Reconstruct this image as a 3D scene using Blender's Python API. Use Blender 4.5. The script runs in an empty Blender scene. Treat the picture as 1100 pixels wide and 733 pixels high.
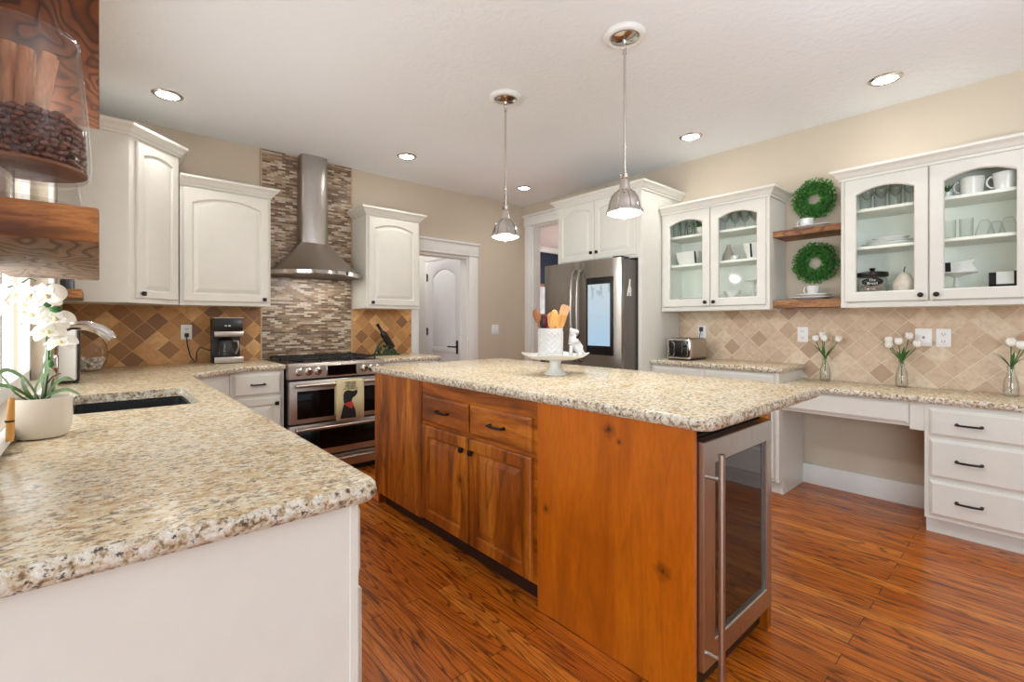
import bpy, bmesh, math, random
from mathutils import Vector, Matrix
random.seed(7)
PI = math.pi
SC = bpy.context.scene
COL = SC.collection

# ------------------------------------------------------------------ camera, light, exposure
CAM_Z = 1.232
cam = bpy.data.cameras.new('camera'); co = bpy.data.objects.new('camera', cam); COL.objects.link(co)
co.location = (0, 0, CAM_Z); co.rotation_euler = (PI/2, 0, -math.atan2(550-106.7, 503.8))
cam.sensor_width = 36; cam.lens = 503.8/1100*36; cam.shift_y = -(366.5-347)/1100; cam.clip_start = .02
SC.camera = co
SC.view_settings.view_transform = 'Standard'; SC.view_settings.look = 'None'
SC.view_settings.gamma = 1; SC.view_settings.use_curve_mapping = False
SC.view_settings.exposure = 0.15
SC.cycles.transparent_max_bounces = 40
W = bpy.data.worlds.new('world'); SC.world = W; W.use_nodes = True
W.node_tree.nodes['Background'].inputs[0].default_value = (.85, .93, 1, 1)
W.node_tree.nodes['Background'].inputs[1].default_value = 1.0
def area(name, loc, rot, sx, sy, power, col=(1, 1, 1), spread=PI):
    l = bpy.data.lights.new(name, 'AREA'); l.shape = 'RECTANGLE'; l.size = sx; l.size_y = sy; l.energy = power; l.color = col; l.spread = spread
    o = bpy.data.objects.new(name, l); COL.objects.link(o); o.location = loc; o.rotation_euler = rot
    return o
# unseen upward fill added behind the camera to brighten the ceiling
area('ceiling_fill_uplight', (1.6, -.6, 1.6), (PI, 0, 0), 1.2, .5, 36, (.86, .94, 1))
# added fill placed as unseen family-room and nook windows; daylight from the sink window
area('family_room_window_fill', (1.2, -9.3, 1.45), (PI/2, 0, 0), 7.2, 2.3, 12, (.93, .97, 1))
area('nook_window_fill', (-2.72, -2.4, 1.45), (PI/2, 0, -PI/2), 3.6, 1.9, 138, (.80, .92, 1))
area('daylight_sink_window', (-.235, 2.4, 1.62), (PI/2, 0, -PI/2), 1.6, .95, 5, (.97, .99, 1))
area('side_room_fill', (7.4, 4.6, 1.4), (PI/2, 0, PI/2), 2.6, 1.8, 75, (1, .95, .93))  # fill added to brighten the side room; its end wall has no window
area('pantry_overhead_light', (2.5, 5.3, 2.6), (0, 0, 0), .9, .9, 11, (1, .98, .97))  # unseen overhead light in the closed passage
DOWN_W, PEND_W = 3.0, 15

# ------------------------------------------------------------------ materials
def srgb(*c):
    return tuple(((v/255)/12.92 if v/255 <= .04045 else ((v/255+.055)/1.055)**2.4) for v in c) + (1,)
class NT:
    def __init__(s, name):
        s.m = bpy.data.materials.new(name); s.m.use_nodes = True; s.t = s.m.node_tree
        s.b = s.t.nodes['Principled BSDF']; s.out = s.t.nodes['Material Output']
    def n(s, typ, **kw):
        nd = s.t.nodes.new(typ)
        for k, v in kw.items():
            if k in nd.inputs.keys() if isinstance(k, str) else False: nd.inputs[k].default_value = v
            else: setattr(nd, k, v)
        return nd
    def l(s, a, b): s.t.links.new(a, b)
    def coord(s, scale=(1, 1, 1), rot=(0, 0, 0), loc=(0, 0, 0)):
        tc = s.n('ShaderNodeNewGeometry'); mp = s.n('ShaderNodeMapping')
        mp.inputs['Scale'].default_value = scale; mp.inputs['Rotation'].default_value = rot; mp.inputs['Location'].default_value = loc
        s.l(tc.outputs['Position'], mp.inputs['Vector']); return mp.outputs[0]
    def noise(s, vec, scale, detail=4, rough=.55, dist=0):
        nd = s.n('ShaderNodeTexNoise'); nd.inputs['Scale'].default_value = scale; nd.inputs['Detail'].default_value = detail
        nd.inputs['Roughness'].default_value = rough; nd.inputs['Distortion'].default_value = dist
        if vec is not None: s.l(vec, nd.inputs['Vector'])
        return nd
    def ramp(s, fac, stops, interp='LINEAR'):
        r = s.n('ShaderNodeValToRGB'); r.color_ramp.interpolation = interp
        e = r.color_ramp.elements
        while len(e) < len(stops): e.new(.5)
        for i, (p, c) in enumerate(stops): e[i].position = p; e[i].color = c if len(c) == 4 else (*c, 1)
        s.l(fac, r.inputs[0]); return r.outputs[0]
    def mix(s, fac, a, b, mode='MIX'):
        m = s.n('ShaderNodeMix', data_type='RGBA', blend_type=mode)
        for i, v in ((0, fac), (6, a), (7, b)):
            if isinstance(v, (int, float, tuple)): m.inputs[i].default_value = v
            else: s.l(v, m.inputs[i])
        return m.outputs[2]
    def math(s, op, a, b=0.0):
        m = s.n('ShaderNodeMath', operation=op)
        for i, v in ((0, a), (1, b)):
            if isinstance(v, (int, float)): m.inputs[i].default_value = v
            else: s.l(v, m.inputs[i])
        return m.outputs[0]
    def bump(s, h, strength=.3, dist=.002):
        b = s.n('ShaderNodeBump'); b.inputs['Strength'].default_value = strength; b.inputs['Distance'].default_value = dist
        s.l(h, b.inputs['Height']); s.l(b.outputs[0], s.b.inputs['Normal'])
    def base(s, v):
        if isinstance(v, tuple): s.b.inputs['Base Color'].default_value = v
        else: s.l(v, s.b.inputs['Base Color'])
    def set(s, rough=.5, metal=0, **kw):
        s.b.inputs['Roughness'].default_value = rough; s.b.inputs['Metallic'].default_value = metal
        for k, v in kw.items(): s.b.inputs[k.replace('_', ' ')].default_value = v
        return s.m
def plain(name, col, rough=.5, metal=0, var=.06, scale=14, **kw):
    t = NT(name); v = t.coord()
    f = t.noise(v, scale, 3).outputs[0]
    d = tuple(max(0, c*(1-var)) for c in col[:3])+(1,); u = tuple(min(1, c*(1+var)) for c in col[:3])+(1,)
    t.base(t.ramp(f, [(.3, d), (.7, u)])); return t.set(rough, metal, **kw)
def emit(name, col, strength):
    t = NT(name); t.base((0, 0, 0, 1)); t.b.inputs['Emission Color'].default_value = col; t.b.inputs['Emission Strength'].default_value = strength
    return t.set(.5)
def glass(name, tint=(1, 1, 1, 1), gloss=.06, edge=.55, rim=1.0):
    # thin clear glass: mostly see-through, mirror-like towards grazing
    t = NT(name); tr = t.n('ShaderNodeBsdfTransparent'); gl = t.n('ShaderNodeBsdfGlossy'); lw = t.n('ShaderNodeLayerWeight'); mx = t.n('ShaderNodeMixShader')
    tr.inputs[0].default_value = tint; gl.inputs['Roughness'].default_value = .03; lw.inputs['Blend'].default_value = .25
    f = t.math('ADD', t.math('MULTIPLY', t.math('POWER', lw.outputs['Facing'], 2.2), edge), gloss)
    if rim < 1: t.l(t.ramp(t.math('POWER', lw.outputs['Facing'], 1.6), [(.0, tint), (.9, tuple(q*rim for q in tint[:3])+(1,))]), tr.inputs[0])
    t.l(f, mx.inputs[0]); t.l(tr.outputs[0], mx.inputs[1]); t.l(gl.outputs[0], mx.inputs[2]); t.l(mx.outputs[0], t.out.inputs[0])
    return t.m
M = {}
M['white'] = plain('white_cabinet_paint', srgb(224, 222, 214), .38, var=.015)
M['interior'] = plain('brightened_cabinet_white', srgb(246, 248, 240), .45, var=.01)  # cabinet white made brighter to offset the dim light inside
M['trimwhite'] = plain('white_trim_paint', srgb(232, 231, 228), .4, var=.015)
M['doorwhite'] = plain('white_door_paint', srgb(226, 226, 230), .42, var=.015)
def _wall(name, col):
    t = NT(name); v = t.coord(); t.base(t.ramp(t.noise(v, 3).outputs[0], [(.3, tuple(c*.97 for c in col[:3])+(1,)), (.7, col)]))
    t.bump(t.noise(v, 120, 3).outputs[0], .12, .003); return t.set(.8)
M['wall'] = _wall('beige_wall_paint', srgb(206, 193, 174))
M['navy'] = _wall('navy_wall_paint', srgb(34, 44, 66))
M['dining_ceiling'] = _wall('pale_ceiling_paint', srgb(226, 214, 208))
t = NT('textured_ceiling'); v = t.coord(); t.base(srgb(236, 239, 243)); t.bump(t.noise(v, 26, 5, .6).outputs[0], .35, .012); M['ceiling'] = t.set(.85)
def granite(name):
    t = NT(name); vs = t.coord((1.0, 1.35, 1.35), (0, 0, .45))
    big = t.noise(vs, 7, 5, .6).outputs[0]
    c = t.ramp(big, [(.32, srgb(214, 188, 146)), (.46, srgb(228, 210, 172)), (.58, srgb(234, 222, 194)), (.7, srgb(216, 206, 182))])
    def fleck(c, scale, lo, hi, col, seed, amt=.95, det=4):
        n = t.noise(t.coord((1.0, 1.4, 1.4), (0, 0, .5), seed), scale, det, .68).outputs[0]
        return t.mix(t.ramp(n, [(lo, (0, 0, 0)), (hi, (amt,)*3)]), c, col), n
    c, _ = fleck(c, 36, .50, .60, srgb(196, 158, 108), (2, 3, 5), .9)
    c, _ = fleck(c, 48, .54, .61, srgb(148, 138, 122), (3, 5, 1), .9)
    c, _ = fleck(c, 58, .53, .60, srgb(242, 235, 216), (7, 1, 4), .95)
    c, _ = fleck(c, 64, .585, .64, srgb(120, 88, 58), (5, 2, 9), .9)
    c, dk = fleck(c, 70, .62, .66, srgb(56, 48, 44), (1, 9, 2), .95)
    t.base(c); t.l(t.ramp(dk, [(.4, (.2,)*3), (.8, (.32,)*3)]), t.b.inputs['Roughness'])
    t.b.inputs['Specular IOR Level'].default_value = .4
    return t.m
M['granite'] = granite('speckled_cream_granite')
def granite_edge(name):
    t = NT(name); v = t.coord()
    a = t.noise(v, 60, 5, .7).outputs[0]; b = t.noise(t.coord((1, 1, 1), (0, 0, 0), (4, 2, 7)), 85, 4, .7).outputs[0]
    c = t.ramp(a, [(.36, srgb(120, 98, 76)), (.44, srgb(196, 172, 136)), (.52, srgb(224, 214, 196)), (.64, srgb(240, 236, 226))])
    c = t.mix(t.ramp(b, [(.55, (0, 0, 0)), (.62, (.95, .95, .95))]), c, srgb(66, 58, 54))
    t.base(c); t.bump(a, .9, .01); return t.set(.34)
M['granite_edge'] = granite_edge('rough_granite_edge')
def contour(t, st, scale, rings, off=None):
    """cathedral grain: level lines of a stretched noise"""
    v = t.coord(st)
    if off is not None:
        va = t.n('ShaderNodeVectorMath', operation='ADD'); t.l(v, va.inputs[0]); t.l(off, va.inputs[1]); v = va.outputs[0]
    n = t.noise(v, scale, 2, .45, .3).outputs[0]
    f = t.math('FRACT', t.math('MULTIPLY', n, rings))
    return t.math('MINIMUM', f, t.math('MULTIPLY', t.math('SUBTRACT', 1.0, f), 3.0))
def wood(name, c_dark, c_mid, c_light, axis='z', scale=1, rough=.35, contrast=1, knots=0, stain=.3, rings=9, ring_amt=.35, spots=()):
    t = NT(name); st = {'x': (.9, 6, 6), 'y': (6, .9, 6), 'z': (6, 6, .9)}[axis]; st = tuple(q*scale for q in st)
    g = t.noise(t.coord(st), 1.2, 5, .6, .8).outputs[0]; w = .2/contrast
    c = t.ramp(g, [(.5-w, c_dark), (.5, c_mid), (.5+w, c_light)])
    blot = t.noise(t.coord(tuple(q*.5 for q in st)), 2.0, 3, .6).outputs[0]
    c = t.mix(t.ramp(blot, [(.45, (0, 0, 0)), (.75, (.45,)*3)]), c, c_dark)
    cr = contour(t, tuple(q*.8 for q in st), .9, rings)
    c = t.mix(t.ramp(cr, [(.0, (ring_amt,)*3), (.22, (0, 0, 0))]), c, tuple(q*.45 for q in c_dark[:3])+(1,))
    fine = t.noise(t.coord(tuple(q*14 for q in st)), 1.5, 3, .6).outputs[0]
    c = t.mix(t.ramp(fine, [(.55, (0, 0, 0)), (.75, (stain,)*3)]), c, c_dark)
    if knots:
        vo = t.n('ShaderNodeTexVoronoi'); vo.inputs['Scale'].default_value = knots
        t.l(t.coord({'z': (1, 1, .8), 'y': (1, .6, 1), 'x': (.6, 1, 1)}[axis], (0, 0, 0), (.3, .2, .15)), vo.inputs['Vector'])
        nz = t.noise(t.coord((1, 1, 1)), 30, 3).outputs[0]; dd = t.math('ADD', vo.outputs['Distance'], t.math('MULTIPLY', t.math('SUBTRACT', nz, .5), .08))
        k = t.ramp(dd, [(.03, (1, 1, 1)), (.06, (.5,)*3), (.16, (0, 0, 0))])
        c = t.mix(k, c, tuple(q*.2 for q in c_dark[:3])+(1,))
    mot = t.noise(t.coord(tuple(q*3 for q in st)), 6, 4, .7).outputs[0]
    c = t.mix(t.ramp(mot, [(.45, (0, 0, 0)), (.7, (stain,)*3)]), c, tuple(q*.7 for q in c_dark[:3])+(1,))
    for kx, ky, kz, kr in spots:
        sub = t.n('ShaderNodeVectorMath', operation='SUBTRACT'); t.l(t.coord(), sub.inputs[0]); sub.inputs[1].default_value = (kx, ky, kz)
        ln = t.n('ShaderNodeVectorMath', operation='LENGTH'); t.l(sub.outputs[0], ln.inputs[0])
        dd = t.math('ADD', t.math('DIVIDE', ln.outputs['Value'], kr), t.math('MULTIPLY', t.math('SUBTRACT', t.noise(t.coord(), 40, 3).outputs[0], .5), .9))
        c = t.mix(t.ramp(dd, [(.45, (1, 1, 1)), (.8, (.5,)*3), (2.2, (0, 0, 0))] if False else [(.12, (1, 1, 1)), (.28, (.55,)*3), (.9, (0, 0, 0))]), c, tuple(q*.25 for q in c_dark[:3])+(1,))
    t.base(c); t.bump(g, .1, .002); return t.set(rough)
M['alder'] = wood('stained_alder_wood', srgb(112, 52, 4), srgb(168, 88, 14), srgb(206, 126, 36), 'z', .9, .3, 1.25, 3.2, .45, 10, .55)
M['alderpanel'] = wood('stained_alder_panel', srgb(156, 76, 6), srgb(192, 99, 12), srgb(208, 118, 22), 'z', .8, .3, .8, 0, .32, 6, .2, [(1.415, 1.065, .838, .045), (1.415, .845, .40, .045), (1.415, 1.39, .447, .03), (1.415, 1.02, .80, .02)])
M['alderh'] = wood('stained_alder_across', srgb(112, 52, 4), srgb(168, 88, 14), srgb(206, 126, 36), 'y', .9, .3, 1.25, 3.4, .45, 10, .55)
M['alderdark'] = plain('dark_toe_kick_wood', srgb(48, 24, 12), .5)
M['rustic'] = wood('rustic_plank_wood', srgb(84, 46, 24), srgb(152, 98, 54), srgb(194, 138, 84), 'y', 2.2, .5, 1.2, 0, .6, 12, .85)
M['rusticx'] = wood('rustic_end_wood', srgb(104, 58, 28), srgb(186, 120, 60), srgb(214, 156, 94), 'x', 2.4, .5, 1.3, 0, .5, 7, .75)
def swirl(name, dark, light):
    t = NT(name); cr = contour(t, (9, 3.2, 9), .8, 16)
    c = t.ramp(t.noise(t.coord((30, 4, 30)), 1.5, 4).outputs[0], [(.35, tuple(q*.8 for q in light[:3])+(1,)), (.65, tuple(min(1, q*1.15) for q in light[:3])+(1,))])
    t.base(t.mix(t.ramp(cr, [(.05, (.9,)*3), (.4, (0, 0, 0))]), c, dark)); t.bump(cr, .3, .004); return t.set(.6)
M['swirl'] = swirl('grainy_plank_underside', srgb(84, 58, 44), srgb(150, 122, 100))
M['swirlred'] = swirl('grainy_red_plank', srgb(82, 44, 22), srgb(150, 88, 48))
def floor_mat():
    t = NT('oak_plank_floor'); rot = (0, 0, PI/2)
    v = t.coord((1, 1, 1), rot)
    br = t.n('ShaderNodeTexBrick'); br.offset = .37; br.squash = 1
    br.inputs['Color1'].default_value = (0, 0, 0, 1); br.inputs['Color2'].default_value = (1, 1, 1, 1); br.inputs['Mortar'].default_value = (.5, .5, .5, 1)
    br.inputs['Scale'].default_value = 1; br.inputs['Mortar Size'].default_value = .0012; br.inputs['Brick Width'].default_value = 1.35; br.inputs['Row Height'].default_value = .083
    br.inputs['Bias'].default_value = 0
    t.l(v, br.inputs['Vector'])
    # every plank gets its own slice of the grain
    cmb = t.n('ShaderNodeCombineXYZ'); t.l(t.math('MULTIPLY', br.outputs['Color'], 7.3), cmb.inputs[1]); t.l(t.math('MULTIPLY', br.outputs['Color'], 53.0), cmb.inputs[2])
    cr = contour(t, (13, 1.1, 1), .8, 13, cmb.outputs[0])
    fn = t.noise(t.coord((95, 4.5, 1)), 1.6, 4, .65).outputs[0]
    bl = t.noise(t.coord((14, 1.2, 1)), 1.5, 3).outputs[0]
    c = t.ramp(br.outputs['Color'], [(0, srgb(190, 98, 20)), (.5, srgb(210, 115, 28)), (1, srgb(224, 134, 42))])
    c = t.mix(t.ramp(bl, [(.4, (0, 0, 0)), (.7, (.4,)*3)]), c, srgb(140, 66, 16))
    c = t.mix(t.ramp(cr, [(.02, (.75,)*3), (.34, (0, 0, 0))]), c, srgb(70, 30, 8))
    c = t.mix(t.ramp(fn, [(.48, (0, 0, 0)), (.66, (.62,)*3)]), c, srgb(86, 40, 12))
    c = t.mix(br.outputs['Fac'], c, srgb(56, 28, 12))
    t.base(c); t.bump(t.math('SUBTRACT', 1.0, br.outputs['Fac']), .25, .0015)
    return t.set(.26)
M['floor'] = floor_mat()
def tile(name, axes, size, cols, grout, offs=(0, 0)):
    # square stone tiles laid on the diagonal; axes = the two world axes of the wall
    t = NT(name); g = t.n('ShaderNodeNewGeometry'); sp = t.n('ShaderNodeSeparateXYZ'); t.l(g.outputs['Position'], sp.inputs[0])
    A = t.math('ADD', sp.outputs['XYZ'.index(axes[0])], offs[0]); Z = t.math('ADD', sp.outputs[2], offs[1])
    k = math.sqrt(.5)/size
    u = t.math('MULTIPLY', t.math('ADD', A, Z), k); w = t.math('MULTIPLY', t.math('SUBTRACT', A, Z), k)
    fu = t.math('FRACT', u); fw = t.math('FRACT', w)
    def edge(f): return t.math('MINIMUM', f, t.math('SUBTRACT', 1.0, f))
    e = t.math('MINIMUM', edge(fu), edge(fw))
    cb = t.n('ShaderNodeCombineXYZ'); t.l(t.math('FLOOR', u), cb.inputs[0]); t.l(t.math('FLOOR', w), cb.inputs[1])
    wn = t.n('ShaderNodeTexWhiteNoise'); t.l(cb.outputs[0], wn.inputs['Vector'])
    c = t.ramp(wn.outputs['Value'], [(i/len(cols), q) for i, q in enumerate(cols)], 'CONSTANT')
    v = t.coord(); nz = t.noise(v, 22, 6, .65, .4).outputs[0]
    c = t.mix(t.ramp(nz, [(.36, (.38,)*3), (.58, (0, 0, 0))]), c, tuple(q*f_ for q, f_ in zip(cols[0][:3], (.66, .58, .48)))+(1,))
    pit = t.noise(v, 75, 4, .6).outputs[0]
    c = t.mix(t.ramp(pit, [(.64, (0, 0, 0)), (.72, (.5,)*3)]), c, tuple(q*.45 for q in cols[-1][:3])+(1,))
    gf = t.ramp(e, [(.014, (.85,)*3), (.026, (0, 0, 0))])
    t.base(t.mix(gf, c, grout)); t.bump(t.ramp(e, [(.01, (0, 0, 0)), (.05, (1, 1, 1))]), .5, .003)
    return t.set(.5)
M['tile_range'] = tile('shaded_brown_diagonal_tile', 'XZ', .1035, [srgb(191, 141, 87), srgb(207, 154, 98), srgb(161, 114, 70), srgb(230, 182, 122), srgb(142, 102, 68), srgb(198, 145, 87), srgb(216, 163, 105), srgb(182, 130, 79)], srgb(214, 172, 120), (-.185, -1.17+.0))  # same stone as the right wall, browner tints partly carrying the cabinets' shade
M['tile_right'] = tile('pale_diagonal_travertine_tile', 'YZ', .104, [srgb(210, 186, 160), srgb(216, 194, 170), srgb(203, 178, 152), srgb(224, 206, 182), srgb(212, 188, 162), srgb(206, 180, 154), srgb(218, 196, 168), srgb(184, 156, 133), srgb(222, 200, 174), srgb(200, 172, 146), srgb(214, 190, 166)], srgb(228, 212, 190), (-.533, -.88))
def mosaic():
    t = NT('thin_strip_mosaic'); g = t.n('ShaderNodeNewGeometry'); sp = t.n('ShaderNodeSeparateXYZ'); t.l(g.outputs['Position'], sp.inputs[0])
    cb = t.n('ShaderNodeCombineXYZ'); t.l(sp.outputs[0], cb.inputs[0]); t.l(sp.outputs[2], cb.inputs[1])
    br = t.n('ShaderNodeTexBrick'); br.offset = .43; br.offset_frequency = 2
    br.inputs['Color1'].default_value = (0, 0, 0, 1); br.inputs['Color2'].default_value = (1, 1, 1, 1); br.inputs['Mortar'].default_value = (.5, .5, .5, 1)
    br.inputs['Scale'].default_value = 1; br.inputs['Mortar Size'].default_value = .0014; br.inputs['Brick Width'].default_value = .062; br.inputs['Row Height'].default_value = .0165
    t.l(cb.outputs[0], br.inputs['Vector'])
    c = t.ramp(br.outputs['Color'], [(0, srgb(112, 86, 66)), (.18, srgb(150, 122, 96)), (.34, srgb(196, 182, 162)), (.5, srgb(128, 104, 82)), (.64, srgb(170, 146, 120)), (.8, srgb(210, 198, 182)), (.92, srgb(92, 72, 58))], 'CONSTANT')
    t.base(t.mix(br.outputs['Fac'], c, srgb(150, 134, 114))); t.l(t.ramp(br.outputs['Color'], [(0, (.2,)*3), (1, (.5,)*3)]), t.b.inputs['Roughness'])
    t.bump(t.math('SUBTRACT', 1.0, br.outputs['Fac']), .4, .002); return t.m
M['mosaic'] = mosaic()
def steel(name, col, rough, axis):
    t = NT(name); st = {'x': (1.2, 90, 90), 'y': (90, 1.2, 90), 'z': (90, 90, 1.2)}[axis]
    n = t.noise(t.coord(st), 2.2, 3, .6).outputs[0]
    t.base(t.ramp(n, [(.3, tuple(c*.96 for c in col[:3])+(1,)), (.7, col)])); t.l(t.ramp(n, [(.3, (rough*.9,)*3), (.7, (rough*1.1,)*3)]), t.b.inputs['Roughness'])
    t.b.inputs['Metallic'].default_value = 1; return t.m
M['steel'] = steel('brushed_stainless_steel', srgb(186, 178, 170), .33, 'x')
M['steely'] = steel('brushed_stainless_fridge', srgb(158, 152, 146), .3, 'z')
M['steelz'] = steel('brushed_stainless_upright', srgb(190, 186, 182), .3, 'z')
M['fridgeside'] = plain('grey_fridge_side_metal', srgb(112, 106, 102), .45, .3)
M['chrome'] = plain('polished_nickel', srgb(205, 200, 195), .1, 1, .02)
M['black'] = plain('black_plastic', srgb(15, 14, 15), .3)
M['iron'] = plain('black_cast_iron', srgb(20, 19, 19), .55, 0, .2, 60)
M['bronze'] = plain('dark_bronze_hardware', srgb(36, 28, 24), .38, .5)
M['darkglass'] = plain('dark_oven_glass', srgb(9, 7, 7), .07, 0, .1, Specular_IOR_Level=.18)
M['smoke'] = plain('smoked_cooler_glass', srgb(12, 9, 8), .05, 0, .1, Specular_IOR_Level=.8)
M['ceramic'] = plain('glossy_white_ceramic', srgb(230, 229, 226), .18, 0, .01)
M['stoneware'] = plain('white_glazed_stoneware', srgb(208, 207, 204), .25, 0, .01)
M['spoon_mid'] = wood('tan_spoon_wood', srgb(184, 128, 82), srgb(212, 158, 110), srgb(228, 182, 138), 'z', 2, .5)
M['matte_pot'] = plain('matte_off_white_pot', srgb(226, 216, 202), .6, 0, .02)
M['plate'] = plain('white_plastic_cover', srgb(242, 242, 242), .35, 0, .01)
M['glass'] = glass('clear_cabinet_pane', (.985, .995, .985, 1), .005, .2)
M['glassware'] = glass('clear_glassware', (.985, .99, .985, 1), .05, .6, .62)
M['jar'] = glass('clear_jar_glass', (.995, .99, .985, 1), .02, .5, .8)
M['leaf'] = plain('boxwood_green', srgb(64, 132, 46), .5, 0, .45, 90)
M['leaf2'] = plain('deep_leaf_green', srgb(58, 108, 44), .45, 0, .3, 40)
M['orchidleaf'] = plain('orchid_leaf_green', srgb(66, 98, 34), .4, 0, .3, 30)
M['petal'] = plain('creamy_white_petal', srgb(246, 242, 230), .5, 0, .03, 40, Subsurface_Weight=.1)
M['tulip'] = plain('white_tulip_petal', srgb(243, 240, 232), .5, 0, .03)
M['stone'] = plain('white_pebble', srgb(216, 208, 196), .55, 0, .12, 60)
M['bean'] = plain('roasted_coffee_bean', srgb(112, 70, 54), .35, 0, .4, 60)
M['cinnamon'] = wood('cinnamon_bark', srgb(196, 140, 100), srgb(226, 176, 138), srgb(240, 202, 168), 'z', 3, .7)
M['spoon_dark'] = wood('dark_spoon_wood', srgb(120, 70, 38), srgb(158, 98, 58), srgb(182, 124, 80), 'z', 2, .5)
M['spoon_light'] = wood('pale_spoon_wood', srgb(196, 136, 66), srgb(224, 166, 90), srgb(236, 190, 122), 'z', 2, .5)
M['red'] = plain('dark_red_silicone', srgb(142, 38, 58), .45)
M['towel'] = plain('cream_cotton', srgb(216, 204, 160), .9, 0, .05, 200)
M['ink'] = plain('black_print', srgb(24, 24, 26), .8)
M['redink'] = plain('red_print', srgb(196, 66, 52), .8)
M['inkgrey'] = plain('dark_grey_print', srgb(70, 66, 58), .8)
M['whiteink'] = plain('white_print', srgb(235, 235, 230), .8)
M['sink'] = plain('black_composite_sink', srgb(26, 28, 32), .4)
M['winered'] = plain('dark_bottle_glass', srgb(30, 16, 18), .1)
M['verdigris'] = plain('green_patina_metal', srgb(46, 74, 52), .45, .4, .4, 50)
M['lamp'] = emit('lamp_glow', (1, .95, .90, 1), 40)
M['bulb'] = emit('pendant_glow', (1, .97, .93, 1), 6)
M['sky'] = emit('bright_daylight', (1, 1, 1, 1), 2.6)
t = NT('fridge_screen_image'); v = t.coord((1, 1, 1)); pn = t.noise(t.coord((1, 9, 5), (.5, 0, 0)), 2.5, 4, .6).outputs[0]
g = t.n('ShaderNodeNewGeometry'); sp = t.n('ShaderNodeSeparateXYZ'); t.l(g.outputs['Position'], sp.inputs[0])
skyc = t.ramp(t.math('MULTIPLY', t.math('SUBTRACT', sp.outputs[2], 1.0), 1.7), [(0, srgb(178, 212, 238)), (1, srgb(214, 226, 232))])
blob = t.math('MULTIPLY', t.ramp(pn, [(.52, (0, 0, 0)), (.58, (1, 1, 1))]), t.ramp(t.math('ADD', t.math('MULTIPLY', t.math('SUBTRACT', sp.outputs[2], 1.42), 8.0), t.math('MULTIPLY', t.math('SUBTRACT', sp.outputs[1], 2.53), 2.0)), [(0, (0, 0, 0)), (.6, (.7, .7, .7))]))
t.base((0, 0, 0, 1)); t.l(t.mix(blob, skyc, srgb(150, 172, 176)), t.b.inputs['Emission Color']); t.b.inputs['Emission Strength'].default_value = .8; M['screen'] = t.set(.1)

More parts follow.
